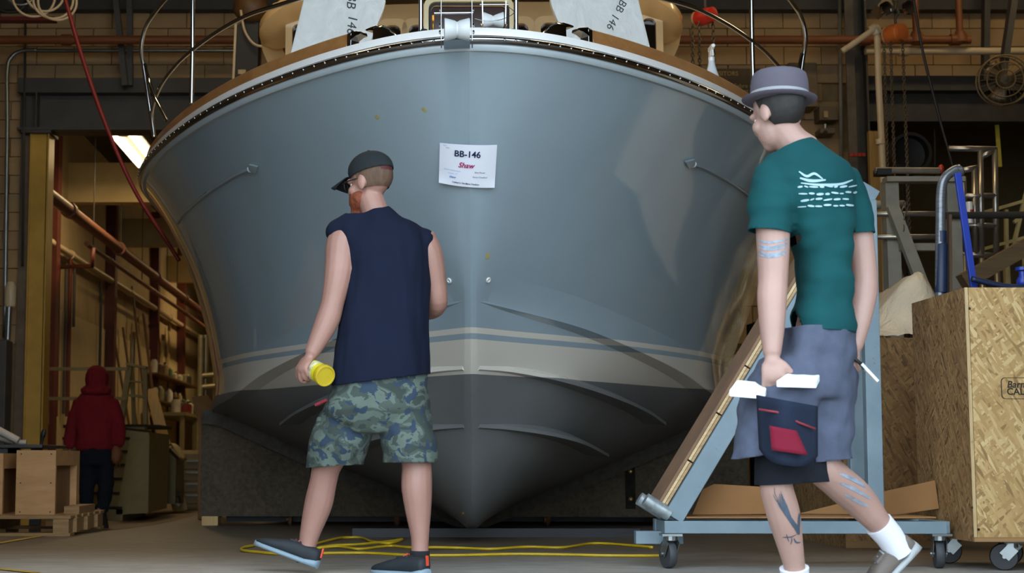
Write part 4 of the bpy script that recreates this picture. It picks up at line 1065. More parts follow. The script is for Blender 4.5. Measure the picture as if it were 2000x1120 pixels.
one('timber_brace', MB().bar(at(1424, 712, 9.7), at(1526, 622, 9.7), .07, .05, (0, 1, 0)), wood('pine_dark', '#6f5636', '#917347', 0), 'slanted timber brace beside the hull in the shade on the right', 'timber')
one('gap_shade_box', MB().bb(at(1496, 620, 10.6), (at(1640, 600, 10.6).x, 11.2, 0)), mat('gap_shade_black', '#16161a', .6), 'added black box standing in for the dark gap between hull and cart', 'cabinet', bevel=.01)  # invented black box, takes the place of shade between hull and cart
# shelving seen in the right opening
panel('wall_right_bay_back', (5.2, 18.0, -.2), (8.98, 18.2, 6), mat('bay_right_paint', '#6e5f40', .9, var=.1))
# ================================================================ left side
m_crate = wood('crate_plywood', '#9a6e40', '#b88a58', 0, 2, .6, 6); m_crate2 = wood('crate_inner', '#6e4a28', '#875f38', 2, 2, .6, 6)
m_pal = wood('pallet_wood', '#6f4d2c', '#93703f', 0, 4)
# pallet
g0 = atz(128, 1047); g1 = atz(173, 1044, 0)
PX1 = atz(172, 1040, -.0).x; PY_ = 9.2
pr = at(137, 1040, PY_).x; PH = .13
PAL = thing('wood_pallet', 'low wooden pallet under the plywood boxes at the left edge', 'pallet', (pr - .6, PY_ + .5, 0))
PL = pr - 1.25
for k in range(6):
    y = PY_ + k * .19; put('deck_board', MB().bb((PL, y, PH - .022), (pr, y + .13, PH)), m_pal, PAL, bevel=.003)
for x in (PL + .05, PL + .6, pr - .06):
    put('stringer', MB().bb((x - .05, PY_, .02), (x + .05, PY_ + 1.08, PH - .022)), m_pal, PAL)
for k in range(2): y = PY_ + k * .95; put('bottom_board', MB().bb((PL, y, .0), (pr, y + .13, .02)), m_pal, PAL)
for k in range(3): put('end_block', MB().bb((pr - .02, PY_ + .12 + k * .33, .02), (pr + .015, PY_ + .22 + k * .33, PH - .02)), m_pal, PAL)
one('scrap_timber', MB().bb((pr - .11, PY_ + .3, PH), (pr - .01, PY_ + .8, PH + .05)), m_pal, 'short timber offcut lying on the pallet beside the plywood box', 'timber')
def plybox(xa, xb, y, zb_, zt_, depth, lab, open_side=True):
    t = thing('plywood_box', lab, 'box', ((xa + xb) / 2, y + depth / 2, zb_), 'plywood boxes on the pallet')
    put('front_panel', MB().bb((xa, y, zb_), (xb, y + .018, zt_)), m_crate, t)
    put('top_panel', MB().bb((xa, y + .018, zt_ - .018), (xb, y + depth, zt_)), m_crate, t)
    put('back_panel', MB().bb((xa, y + depth - .018, zb_), (xb, y + depth, zt_ - .018)), m_crate, t)
    put('side_panel', MB().bb((xa, y + .018, zb_), (xa + .018, y + depth - .018, zt_ - .018)), m_crate, t)
    put('side_panel', MB().bb((xb - .06, y + .05, zb_), (xb - .045, y + depth - .05, zt_ - .05)), m_crate2, t)
    put('frame_rail', MB().bb((xb - .045, y + .018, zt_ - .1), (xb, y + depth - .018, zt_ - .018)), m_crate, t)
    put('frame_rail', MB().bb((xb - .045, y + depth - .09, zb_), (xb, y + depth - .018, zt_ - .1)), m_crate, t)
    put('frame_rail', MB().bb((xb - .045, y + .018, zb_), (xb, y + .03, zt_ - .1)), m_crate, t)
    for i in range(3):
        for x in (xa + .03, xb - .03): put('nail', MB().lathe([(.005, 0), (.005, .002)], V((x, y, zb_ + (zt_ - zb_) * (.04 + .45 * i))), (0, -1, 0), 6), m_black, t)
zt_ = at(60, 880, PY_ + .2).z; xa, xb = at(31, 950, PY_ + .2).x, at(108, 950, PY_ + .2).x
plybox(xa, xb, PY_ + .2, PH, zt_, .72, 'plywood box with recessed side panel standing on the pallet')
xb2 = at(5, 950, PY_ + .2).x
plybox(xb2 - .35, xb2, PY_ + .2, PH, at(0, 886, PY_ + .2).z, .6, 'plywood box cut off by the left picture edge')
# dark workbench with white pipes
Yk = 10.6
zt_ = at(60, 869, Yk).z; xb = at(82, 870, Yk).x
BN = thing('work_table', 'dark steel work table behind the plywood boxes', 'table', (xb - .9, Yk + .4, 0))
put('top', MB().bb((xb - 1.9, Yk, zt_ - .025), (xb, Yk + .8, zt_)), mat('dark_table', '#3b3a39', .5), BN, bevel=.004)
for x in (xb - .22, xb - 1.7):
    for y in (Yk + .06, Yk + .74): put('leg', MB().bb((x - .04, y - .03, floor_z(x, y)), (x + .04, y + .03, zt_ - .025)), mat('dark_table', '#3b3a39', .5), BN)
put('apron', MB().bb((xb - 1.85, Yk + .03, zt_ - .14), (xb - .18, Yk + .06, zt_ - .025)), mat('dark_table', '#3b3a39', .5), BN)
m_wp = mat('white_tube', '#b3a79a', .4, var=.05)
for k, (a, b) in enumerate((((-20, 832), (36, 864)), ((-30, 846), (26, 866)), ((30, 866), (52, 866)))):
    p, q = at(a[0], a[1], Yk + .2 + k * .06), at(b[0], b[1], Yk + .2 + k * .06)
    if k < 2: q.z = max(q.z, zt_ + .03)
    else: p.z = q.z = zt_ + .02
    one('white_tube', MB().cyl(p, q, .028 if k < 2 else .02, 12), m_wp, ['thick white tube sloping down onto the dark work table, upper one', 'thick white tube sloping onto the dark work table, lower one', 'small white tube lying flat on the work table'][k], 'tube', 'white tubes on the work table', smooth=True, autos=40)
p = at(80, 868, Yk + .1)
one('spray_gun', MB().lathe([(.012, 0), (.012, .05), (.018, .06), (.018, .1), (.008, .12)], (p.x, p.y, zt_), (.2, 0, 1), 10), m_black, 'small dark nozzle standing at the end of the work table', 'tool', smooth=True, autos=40)
# ---- stairs
m_ol = mat('olive_paint', '#8f8459', .6, var=.12); m_trd = mat('black_tread', '#23211e', .8, var=.2)
Ys = 16.2; FZ = -.2
X0, X1 = at(78, 900, Ys).x, at(262, 900, Ys).x
ST = thing('stair_unit', 'olive painted stairs with black treads behind the hooded person', 'stairs', ((X0 + X1) / 2, Ys + 1, FZ))
zp = at(160, 829, Ys + 1.2).z
nst = 7
for k in range(nst):
    z = FZ + (zp - FZ) * (k + 1) / nst; y = Ys + k * .22
    put('riser', MB().bb((X0, y, FZ), (X1 - .12, y + .23, z - .03)), m_ol, ST)
    put('tread', MB().bb((X0, y - .03, z - .03), (X1 - .12, y + .23, z)), m_trd, ST)
put('platform', MB().bb((X0 - .1, Ys + nst * .22, zp - .04), (X1 + .02, Ys + 2.6, zp)), m_trd, ST)
xa = at(247, 850, Ys).x; xb = at(290, 850, Ys).x
put('side_box', MB().prism([at(226, 1006, Ys), at(285, 1003, Ys), at(291, 845, Ys), at(256, 845, Ys)], (0, 1.5, 0)), m_ol, ST)
put('cap_board', MB().bb(at(240, 836, Ys - .06), at(296, 845, Ys + 1.6)), m_trd, ST)
put('trim_strip', MB().bb(at(284, 850, Ys - .02), at(290, 1003, Ys)), m_ol, ST)
put('trim_strip', MB().bb(at(258, 852, Ys - .02), at(288, 858, Ys)), m_ol, ST)
Yl = Ys + 1.6
for y in (721, 779): put('hand_rail', MB().bar(at(88, y, Yl), at(250, y, Yl), .04, .04, (0, 1, 0)), m_ol, ST)
for px in (92, 84): put('rail_post', MB().bar(at(px, 700, Yl), at(px, 829, Yl), .04, .04, (0, 1, 0)), m_ol, ST)
# step ladder frame on the platform
LD = thing('step_ladder', 'olive wooden step ladder standing on the stair platform', 'ladder', at(265, 830, Ys + 1.75))
Yq = Ys + 1.75
def lb(nm, a, b, w=.05, d=.08, Y=Yq, Y2=None):
    e = at(b[0], b[1], Y2 or Y); e.z = max(e.z, zp + .012); put(nm, MB().bar(at(a[0], a[1], Y), e, w, d, (1, 0, 0)), m_ol, LD)
lb('leg', (253, 716), (236, 836), .07); lb('leg', (284, 720), (284, 836)); lb('leg', (258, 716), (262, 834), .05, .05, Yq + .35, Yq + .5)
lb('top', (248, 712), (287, 719), .03, .2); lb('step', (246, 772), (284, 776), .03, .12); lb('step', (252, 745), (284, 748), .02, .08)
# ---- back bay shell details
m_pan = mat('cream_wall_panel', '#cdb98c', .8, var=.06, scale=2); m_redst = mat('oxide_red_steel', '#5a241a', .6, var=.15); m_redp = mat('red_pipe_paint', '#7a4836', .5, var=.12)
y = 16.2; k = 0
while y < 33:
    struct('trim_%d' % (10 + k), MB().bb((XW, y, -.2), (XW + .02, y + 1.2, 2.55)), m_pan, local=True); y += 1.215; k += 1
for px in (101, 217, 303, 355):
    p = atx(px, 700, XW + .1)
    t = one('wall_column', MB().bb((XW, p.y - .1, FZ), (XW + .16, p.y + .1, 5.2)), m_redst, ['dark red steel column on the bay wall nearest the yellow column', 'dark red steel column on the bay wall above the hooded person', 'dark red steel column on the bay wall above the workbench', 'dark red steel column on the bay wall farthest away'][(101, 217, 303, 355).index(px)], 'column', 'bay wall columns')
for kk, (Yb_, y0_, y1_) in enumerate(((20.1, 318, 395), (24.2, 427, 480), (29.0, 500, 550))):
    z0_ = at(200, y1_, Yb_).z; z1_ = at(200, y0_, Yb_).z
    one('roof_beam', MB().bb((XW, Yb_, z0_), (2.0, Yb_ + .25, z1_)), mat('cream_beam', '#c2ad7c', .7, var=.08), ['wide cream roof beam across the bay nearest the light', 'cream roof beam across the bay in the middle', 'cream roof beam across the bay farthest back'][kk], 'beam', 'bay roof beams')
    one('roof_purlin', MB().bb((XW, Yb_ + 1.6, z1_ - .1), (2.0, Yb_ + 1.75, z1_ + .05)), m_steeld, ['dark roof purlin behind the wide cream beam', 'dark roof purlin behind the middle cream beam', 'dark roof purlin behind the farthest cream beam'][kk], 'purlin', 'bay roof purlins')
panel('ceiling_bay', (XW, 15.3, 5.3), (8.9, 35.8, 5.4), mat('bay_ceiling', '#57503f', .9))
def dpipe(a, b, X, r, m, lab, joints=3, nm='sprinkler_pipe'):
    p, q = atx(a[0], a[1], X), atx(b[0], b[1], X); q.z = p.z; d = (q - p)
    p2 = p - d.normalized() * .4; t = thing(nm, lab, 'pipe', (p + q) / 2)
    put('pipe', MB().cyl(p2, q + d * .3, r, 12), m, t, smooth=True, autos=40)
    for k in range(3): c = p + d * (k / 3); put('hanger', MB().cyl(c, V((c.x, c.y, 5.3)), .008, 6), m_steeld, t)
    for k in range(joints): c = p + d * ((k + .3) / joints); e = d.normalized() * .06; put('coupling', MB().cyl(c - e, c + e, r * 1.3, 12), m, t, smooth=True, autos=40)
dpipe((99, 383), (390, 605), -3.87, .075, m_redp, 'thick red sprinkler main running back under the bay roof', 4)
dpipe((182, 485), (397, 639), -3.95, .035, m_redp, 'thinner red sprinkler branch pipe below the thick main', 3)
dpipe((94, 470), (375, 648), -4.5, .05, m_pvc, 'cream pipe running back along the bay wall top', 3, 'wall_pipe')
for px, y0_, y1_, lab in ((115, 520, 815, 'thin red riser pipe on the bay wall, left of the pair'), (138, 500, 815, 'thin red riser pipe on the bay wall, right of the pair')):
    p = atx(px, y0_, -4.5); q = atx(px, y1_, -4.5); one('riser_pipe', MB().cyl(V((-4.5, p.y, q.z)), p, .03, 10), m_redst, lab, 'pipe', 'red riser pipes', smooth=True, autos=40)
for px, y0_, y1_, lab in ((130, 515, 810, 'thin dark conduit between the two red riser pipes'), (198, 550, 720, 'thick black cable run down the bay wall above the hooded person'), (146, 520, 640, 'short thin conduit on the bay wall right of the red risers')):
    p = atx(px, y0_, -4.53); q = atx(px, y1_, -4.53); one('wall_conduit', MB().cyl(V((-4.53, p.y, q.z)), p, .022, 8), m_steeld, lab, 'conduit', smooth=True, autos=40)
one('pipe_loop', MB().tube([atx(115, 522, -4.5), atx(180, 520, -3.9), atx(182, 485, -3.9)], .03, 10), m_redst, 'red cross pipe joining the riser to the branch pipe', 'pipe', smooth=True)
# ---- along the bay wall: leaning boards, shelves, bench
m_b1 = wood('board_dark', '#5a3f24', '#7d5b36', 2); m_b2 = wood('board_pale', '#a58a58', '#c9b07c', 2)
lean = [((240, 640), (232, 800), 'dark plank leaning on the bay wall behind the ladder, leftmost', m_b1), ((258, 560), (248, 800), 'long dark plank leaning on the bay wall behind the ladder', m_b1), ((280, 612), (262, 820), 'widest dark plank leaning on the bay wall behind the ladder', m_b1), ((222, 655), (238, 780), 'thin dark plank leaning left on the bay wall', m_b1), ((266, 628), (264, 690), 'pale narrow plank leaning among the dark planks', m_b2)]
for k, (a, b, lab, m) in enumerate(lean):
    p = atx(a[0], a[1], XW + .08); d = ray(b[0], b[1])
    q = V((XW + .55, p.y + (b[0] - a[0]) * .012, FZ + .03)) if k != 4 else V((XW + .5, p.y + .1, FZ + .03))
    one('leaning_plank', MB().bar(p, q, .14 if k == 2 else .08, .03, (0, 1, 0)), m, lab, 'plank', 'planks on the bay wall')
# pale leaning planks
for k, (a, b) in enumerate((((291, 790), (324, 872)), ((283, 760), (316, 874)))):
    one('pale_plank', MB().bar(at(a[0] + 12, a[1], 19.0 + k * .12), V((at(b[0] + 34, b[1], 18.95 + k * .12).x, 18.95 + k * .12, -.19)) , .14, .03, (1, 0, 0)), m_b2, ['pale wide plank leaning beside the stair side, front one', 'pale plank leaning beside the stair side, rear one'][k], 'plank', 'pale planks by the stairs')
# tool cart and cabinets
fz = -.2
Yc = 18.2
TC = thing('tool_cart', 'olive sheet metal cart on casters beside the stairs', 'cart', at(320, 990, Yc)); TC.location.z = fz
p0, p1 = at(291, 876, Yc), at(343, 985, Yc)
put('body', MB().prism([V((p0.x, Yc, p0.z)), V((p1.x - .14, Yc, p0.z)), V((p1.x, Yc, p0.z - .14)), V((p1.x, Yc, p1.z)), V((p0.x, Yc, p1.z))], (0, .7, 0)), mat('olive_metal', '#6f6845', .5, var=.1), TC, bevel=.006)
put('cover_sheet', MB().grid(lambda i, j: V((p0.x + .1 + (p1.x - p0.x) * i * .9, Yc - .02 + .5 * j, p0.z + .05 - .25 * max(0, i - .6) * 2 + .03 * noise.noise(V((i * 6, j * 5, 0))))), 12, 8), mat('grey_cloth', '#a39674', .9), TC, solid=.01, smooth=True)
for dx in (.08, .36): caster(TC, p0.x + dx, Yc + .1, p1.z, .05, .5)
for o in list(TC.children):
    if o.name.startswith('caster'): o.location.z = fz
for o in list(TC.children):
    if o.name.startswith('caster'): o.location.z = 0
CB = thing('drawer_cabinet', 'tan drawer cabinet with rounded top beside the tool cart', 'cabinet', at(365, 1000, 19.2)); CB.location.z = fz
p0, p1 = at(343, 880, 19.2), at(388, 1000, 19.2)
put('body', MB().bb((p0.x, 19.2, fz), (p1.x + .2, 19.8, p0.z)), mat('tan_metal', '#7d7150', .5, var=.1), CB, bevel=.05)
for k in range(4):
    z = fz + .1 + (p0.z - fz - .2) * k / 4; dw = put('drawer', MB().bb((p0.x + .03, 19.185, z), (p1.x + .17, 19.2, z + (p0.z - fz - .2) / 4 - .02)), mat('tan_metal', '#7d7150', .5, var=.1), CB, bevel=.004); put('handle', MB().bb((p0.x + .15, 19.165, z + .1), (p1.x, 19.185, z + .115)), m_zinc, dw)
# workbench along wall
WB = thing('workbench', 'long olive workbench along the bay wall crowded with tools', 'workbench', (-4.2, 29, fz))
zb_ = atx(345, 800, -3.7).z
put('top', MB().bb((XW + .05, 26.2, zb_ - .06), (-3.75, 33.5, zb_)), m_ol, WB)
for y in (26.3, 28, 29.6, 31.2, 33.2): put('leg', MB().bb((-3.88, y, fz), (-3.8, y + .08, zb_ - .06)), m_ol, WB)
put('shelf', MB().bb((XW + .1, 26.3, .25), (-3.8, 33.4, .29)), m_ol, WB)
cl = [('paint_can', '#c8c2ae'), ('tool_box', '#7c2a20'), ('glue_jug', '#d5d0c0'), ('parts_bin', '#5d5a3c'), ('paint_can', '#8a8d86'), ('clamp', '#4a4036'), ('glue_jug', '#b9b493'), ('parts_bin', '#6e5a38')]
where = ['at the near end of', 'second along', 'third along', 'fourth along', 'in the middle of', 'past the middle of', 'near the far end of', 'at the far end of']
names = {'paint_can': 'pale metal can', 'tool_box': 'dark red tool box', 'glue_jug': 'cream plastic jug', 'parts_bin': 'brown parts bin', 'clamp': 'dark tool clamp'}
for k, (nm, c) in enumerate(cl):
    y = 26.6 + k * .85; x = -4.0; m = mat('clutter_' + c, c, .5); lab = names[nm] + ' ' + where[k] + ' the wall workbench'
    t = thing(nm, lab, nm.split('_')[-1], (x, y, zb_))
    if nm in ('paint_can', 'glue_jug'):
        put('body', MB().lathe([(.09, 0), (.09, .2), (.07 if nm == 'paint_can' else .04, .25)], (x, y, zb_), n=14), m, t, smooth=True, autos=40); put('lid', MB().lathe([(.045, .25), (.045, .28)], (x, y, zb_), n=12), m_black, t); put('handle', MB().torus((x + .09, y, zb_ + .16), (0, 1, 0), .04, .008, 12, 6), m_zinc, t, smooth=True)
    elif nm == 'clamp':
        put('bar', MB().bb((x - .02, y - .02, zb_ + .04), (x + .02, y + .35, zb_ + .08)), m, t); put('jaw', MB().bb((x - .03, y - .02, zb_), (x + .03, y + .03, zb_ + .2)), m, t); put('screw', MB().cyl((x, y + .3, zb_ + .18), (x, y + .1, zb_ + .18), .012, 8), m_zinc, t); put('jaw', MB().bb((x - .03, y + .28, zb_), (x + .03, y + .33, zb_ + .22)), m, t)
    else:
        put('body', MB().bb((x - .15, y - .2, zb_), (x + .15, y + .2, zb_ + .2)), m, t, bevel=.01); put('handle', MB().tube(bez([(x, y - .1, zb_ + .2), (x, y - .08, zb_ + .26), (x, y + .08, zb_ + .26), (x, y + .1, zb_ + .2)], 4), .01, 6), m_zinc, t)
# shelves above the bench with hung tools
SHF = thing('wall_shelf', 'two tier wooden wall shelf above the bench in the bay', 'shelf', (XW + .15, 29, 1.6))
for z in (1.55, 2.05): put('board', MB().bb((XW + .02, 26.4, z), (XW + .32, 31.8, z + .03)), m_b1, SHF)
for y in (26.8, 29.2, 31.4): put('bracket', MB().bb((XW + .02, y, 1.3), (XW + .05, y + .05, 2.05)), m_b1, SHF)
cols = ['#b9b49a', '#d8d2c2', '#4a6b42', '#8d8560', '#6a4a2c', '#c9c0a8', '#3f3a30', '#9c8a5c']
pos = ['first', 'second', 'third', 'fourth', 'fifth', 'sixth', 'seventh', 'eighth']
for z, tier in ((1.58, 'lower'), (2.08, 'upper')):
    for k in range(8):
        y = 26.7 + k * .62 + random.uniform(-.1, .1); h_ = random.uniform(.14, .3); r_ = random.uniform(.05, .09); c = cols[(k * 3 + (tier == 'upper')) % 8]
        t = thing('shelf_container', pos[k] + ' small container from the near end on the ' + tier + ' wall shelf', 'container', (XW + .18, y, z), 'containers on the wall shelf')
        put('body', MB().lathe([(r_, 0), (r_, h_ * .75), (r_ * .5, h_ * .9)], (XW + .18, y, z), n=12), mat('clutter_' + c, c, .5), t, smooth=True, autos=40); put('cap', MB().lathe([(r_ * .45, h_ * .9), (r_ * .45, h_)], (XW + .18, y, z), n=10), m_white if k % 2 else m_black, t)
tools = [(262, 690, 'hand saw hung'), (300, 740, 'grey grinder hung'), (318, 700, 'short level hung'), (330, 690, 'wooden square hung'), (345, 760, 'pipe clamp hung'), (360, 700, 'long bar hung')]
for k, (px, py, s) in enumerate(tools):
    p = atx(px, py, XW + .08); L_ = [.5, .35, .7, .9, .5, .8][k]; m = [m_zinc, m_steelg, m_b2, m_b2, m_steeld, m_zinc][k]
    t = thing('hung_tool', s + ' on the bay wall ' + ['nearest the ladder', 'next beyond the ladder', 'above the bench start', 'above the bench middle', 'above the tan cabinet', 'farthest toward the boat'][k], 'tool', p, 'tools hung on the bay wall')
    put('blade', MB().bb((XW + .06, p.y - .06, p.z - L_ / 2), (XW + .08, p.y + .1, p.z + L_ / 2)), m, t); put('handle', MB().bb((XW + .05, p.y - .04, p.z + L_ / 2), (XW + .1, p.y + .06, p.z + L_ / 2 + .12)), m_b1, t, bevel=.01)
# scaffold tubes near the hull
SF = thing('scaffold_frame', 'pale tube scaffold standing deep in the bay beside the hull', 'scaffold', at(405, 900, 21)); SF.location.z = fz
for px in (393, 402, 421): put('upright', MB().cyl(V((at(px, 700, 21).x, 21 + (px - 393) * .01, fz)), at(px, 655, 21 + (px - 393) * .01), .045, 12), mat('pale_tube', '#a29877', .4, .4), SF, smooth=True, autos=40)
for y in (735, 757): put('ledger', MB().cyl(at(390, y, 21), at(432, y - 4, 21), .04, 10), mat('pale_tube', '#a29877', .4, .4), SF, smooth=True, autos=40)
# cardboard carton
Yx = 11.8
CX = thing('cardboard_carton', 'tall brown cardboard carton with open flap beside the cradle', 'carton', (at(402, 1025, Yx).x, Yx, 0))
p0, p1 = at(388, 830, Yx), at(420, 1023, Yx); zf = floor_z(p0.x, Yx)
put('body', MB().bb((p0.x, Yx, zf), (p1.x, Yx + .5, p0.z)), m_card, CX, bevel=.004)
put('flap', MB().prism([at(388, 830, Yx), at(374, 776, Yx - .15), at(405, 772, Yx - .1), at(424, 800, Yx), at(420, 832, Yx)], (0, .008, 0)), m_card, CX)
for y in (895, 930): put('print_mark', MB().bb(at(404, y, Yx - .002), at(410, y + 8, Yx)), mat('print_ink', '#3b2a1a', .8), CX)
for y in (840, 862): put('shipping_label', MB().bb(at(396, y, Yx - .002), at(402, y + 14, Yx)), mat('label_paper', '#bfae8c', .8), CX)
# hanging hose and coils
one('red_hose', MB().tube(bez([at(112, -60, 11.4), at(128, 0, 11.4), at(160, 110, 11.4), at(205, 240, 11.4), at(262, 370, 11.4), at(330, 478, 11.4), at(350, 510, 11.4)], 8), .017, 10), mat('red_rubber', '#7a1a1c', .5, var=.1), 'dark red hose hanging diagonally across the left opening', 'hose', smooth=True)
CC = thing('cable_coils', 'loops of cream cable hanging at the upper left corner', 'cable', at(70, 20, 12.2))
for px, py, r_, m in ((66, -6, .18, m_pvc), (88, -12, .16, m_pvc), (104, 0, .17, m_pvc), (112, 4, .165, m_pvc), (20, -10, .16, m_black), (40, -18, .13, m_zinc)): put('loop', MB().torus(at(px, py, 12.2), (.1 + .02 * px / 40, -1, .05), r_, .011, 32, 8), m, CC, smooth=True)
one('red_bar', MB().bb(at(-60, 32, 12.5), at(112, 46, 12.6)), mat('deep_red_paint', '#5d1616', .5), 'dark red level bar behind the cable loops', 'bar')
t = thing('hanging_case', 'tall black case hanging with hoses beside the boat rail', 'case', at(480, 150, 12.4))
put('case', MB().prism([at(462, 50, 12.4), at(505, 20, 12.4), at(502, 200, 12.4), at(455, 200, 12.4)], (0, .25, 0)), m_black, t); put('strip', MB().bar(at(461, 40, 12.38), at(454, 200, 12.38), .02, .02, (0, 1, 0)), m_pvc, t); put('tag', MB().bb(at(465, 136, 12.37), at(480, 146, 12.39)), mat('label_paper', '#bfae8c', .8), t)
put('hose', MB().tube(bez([at(470, 20, 12.3), at(478, 60, 12.3), at(495, 85, 12.3), at(515, 92, 12.3)], 6), .012, 8), m_pvc, t, smooth=True)
put('motor', MB().ell(at(490, 15, 12.4), (.16, .12, .14)), mat('brown_motor', '#5d4022', .5), t, smooth=True)
# ================================================================ people
def union(mb, voxel, smooth=4, fac=.5):
    """one continuous skin over overlapping closed shapes"""
    me = mb.mesh('tmp'); o = bpy.data.objects.new('tmp', me); COL.objects.link(o)
    r = o.modifiers.new('r', 'REMESH'); r.mode = 'VOXEL'; r.voxel_size = voxel
    if smooth: k = o.modifiers.new('s', 'SMOOTH'); k.factor = fac; k.iterations = smooth
    dg = bpy.context.evaluated_depsgraph_get(); m2 = bpy.data.meshes.new_from_object(o.evaluated_get(dg))
    bpy.data.objects.remove(o); bpy.data.meshes.remove(me)
    return m2
def cut(me, planes):
    bm = bmesh.new(); bm.from_mesh(me)
    for co, no, lim in planes:
        geom = bm.verts[:] + bm.edges[:] + bm.faces[:]
        if lim is not None:
            fs = [f for f in bm.faces if lim(f.calc_center_median())]; geom = list({v for f in fs for v in f.verts}) + list({e for f in fs for e in f.edges}) + fs
        r = bmesh.ops.bisect_plane(bm, geom=geom, plane_co=co, plane_no=no, clear_outer=True)
    bm.to_mesh(me); bm.free(); return me
def wrinkle(me, amp, sc, stretch=(1, 1, 1), seed=0):
    ns = [v.normal.copy() for v in me.vertices]
    for v, n in zip(me.vertices, ns):
        q = V((v.co.x * stretch[0], v.co.y * stretch[1], v.co.z * stretch[2])) * sc + V((seed, seed * 2, 0))
        v.co += n * amp * (noise.noise(q) + .5 * noise.noise(q * 2.1))
    return me
def put_mesh(name, me, m, parent, solid=0, label=None):
    off = rootoff(parent); me.transform(Matrix.Translation(-off)); me.name = name
    me.polygons.foreach_set('use_smooth', [True] * len(me.polygons))
    me.materials.clear(); me.materials.append(m)
    o = bpy.data.objects.new(name, me); COL.objects.link(o); o.parent = parent
    if solid: md = o.modifiers.new('solid', 'SOLIDIFY'); md.thickness = solid; md.offset = -1
    if label: o['label'] = label
    return o
def limb(mb, pts, n=14):
    """rounded tapered tube through (x,y,z,r) points"""
    P = [V(p[:3]) for p in pts]; R = [p[3] for p in pts]
    PP = bez(P, 5); RR = [q.x for q in bez([V((r, 0, 0)) for r in R], 5)]
    d0 = (PP[0] - PP[1]).normalized(); d1 = (PP[-1] - PP[-2]).normalized()
    PP = [PP[0] + d0 * RR[0] * .6] + PP + [PP[-1] + d1 * RR[-1] * .6]; RR = [RR[0] * .55] + RR + [RR[-1] * .55]
    mb.tube(PP, RR, n); return mb
def torso(mb, rings, yaw=0, n=24):
    """rows (px, py, Y, halfwidth px, halfdepth m)"""
    out = []
    for px, py, Y, hw, dp in rings:
        c = at(px, py, Y); a = hw * Y / FPX
        r = []
        for k in range(n):
            t = 2 * math.pi * k / n; x = a * math.copysign(abs(math.cos(t)) ** .8, math.cos(t)); y = dp * math.copysign(abs(math.sin(t)) ** .8, math.sin(t))
            r.append(c + V((x * math.cos(yaw) - y * math.sin(yaw) * .3, x * math.sin(yaw) + y, 0)))
        out.append(r)
    mb.loft(out); return mb
def L(*rows):
    return [tuple(at(a, b, Y)) + (r,) for a, b, Y, r in rows]
def basis(face, up=(0, 0, 1)):
    f = V(face).normalized(); u = V(up); r = f.cross(u).normalized(); u = r.cross(f).normalized()
    return Matrix((r, f, u)).transposed()          # columns: right, face, up
def head(mb, c, R, s=1.0):
    e = lambda p, r, n=14, m=10: mb.ell(c + R @ (V(p) * s), [k * s for k in r], R, n, m)
    e((0, -.012, .03), (.076, .096, .098)); e((0, .035, -.045), (.058, .06, .072)); e((0, .058, -.088), (.032, .03, .03))
    e((0, .1, -.018), (.013, .02, .026)); e((0, .078, .018), (.055, .022, .018)); e((0, .086, -.058), (.024, .014, .01))
    for k in (-1, 1): e((k * .076, -.008, -.012), (.011, .022, .034)); e((k * .04, .06, -.03), (.025, .025, .025))
def eyes(c, R, par, s=1.0):
    for k in (-1, 1):
        o = put('eye', MB().ell(c + R @ V((k * .031 * s, .069 * s, .0)), (.0105, .0105, .0105), None, 10, 8), mat('eye_white', '#d8d4ce', .3, var=0), par, smooth=True)
        put('iris', MB().ell(c + R @ V((k * .031 * s, .0778 * s, .0)), (.004, .004, .005), None, 8, 6), mat('iris', '#3b4a52', .3, var=0), o, smooth=True)
def hand(mb, wrist, kn, nrm, thumb, curl, s=1.0, spread=.0205):
    """wrist point, knuckle-centre point, back-of-hand normal, thumb side (+1/-1), finger curl angles"""
    wrist, kn = V(wrist), V(kn); d = (kn - wrist).normalized(); nrm = V(nrm); nrm = (nrm - d * nrm.dot(d)).normalized(); side = d.cross(nrm).normalized() * thumb
    R = Matrix((side, d, nrm)).transposed(); L_ = (kn - wrist).length
    mb.ell(wrist.lerp(kn, .55), (.041 * s, L_ * .62, .0155 * s), R, 14, 10); mb.ell(wrist.lerp(kn, .15), (.028 * s, .03 * s, .02 * s), R)
    lens = [(.040, .026, .021), (.045, .029, .022), (.042, .027, .021), (.032, .021, .018)]
    for k in range(4):
        base = kn + side * ((1.5 - k) * spread * s) - nrm * .002 - d * (.006 * abs(k - 1)); dirn = (d + side * (.06 * (1.5 - k))).normalized(); p = base - d * .012; pts = [tuple(p) + (.0098 * s,), tuple(base) + (.0098 * s,)]; cur = base; ang = 0
        for q, ln in enumerate(lens[k]):
            ang += curl[min(q, len(curl) - 1)] * (1 + .06 * k); dv = dirn * math.cos(ang) - nrm * math.sin(ang); cur = cur + dv * ln * s; pts.append(tuple(cur) + ((.0088 - q * .0008) * s,))
        limb(mb, pts, 8)
    tb = wrist.lerp(kn, .28) + side * .03 * s; d1 = (side * .75 + d * .75 - nrm * .35).normalized(); t1 = tb + d1 * .036 * s; d2 = (side * .25 + d * .85 - nrm * .6).normalized(); t2 = t1 + d2 * .03 * s; t3 = t2 + (d2 - nrm * .3).normalized() * .024 * s
    limb(mb, [tuple(wrist.lerp(kn, .2) + side * .012) + (.014 * s,), tuple(tb) + (.0135 * s,), tuple(t1) + (.011 * s,), tuple(t2) + (.0098 * s,), tuple(t3) + (.0082 * s,)], 8)
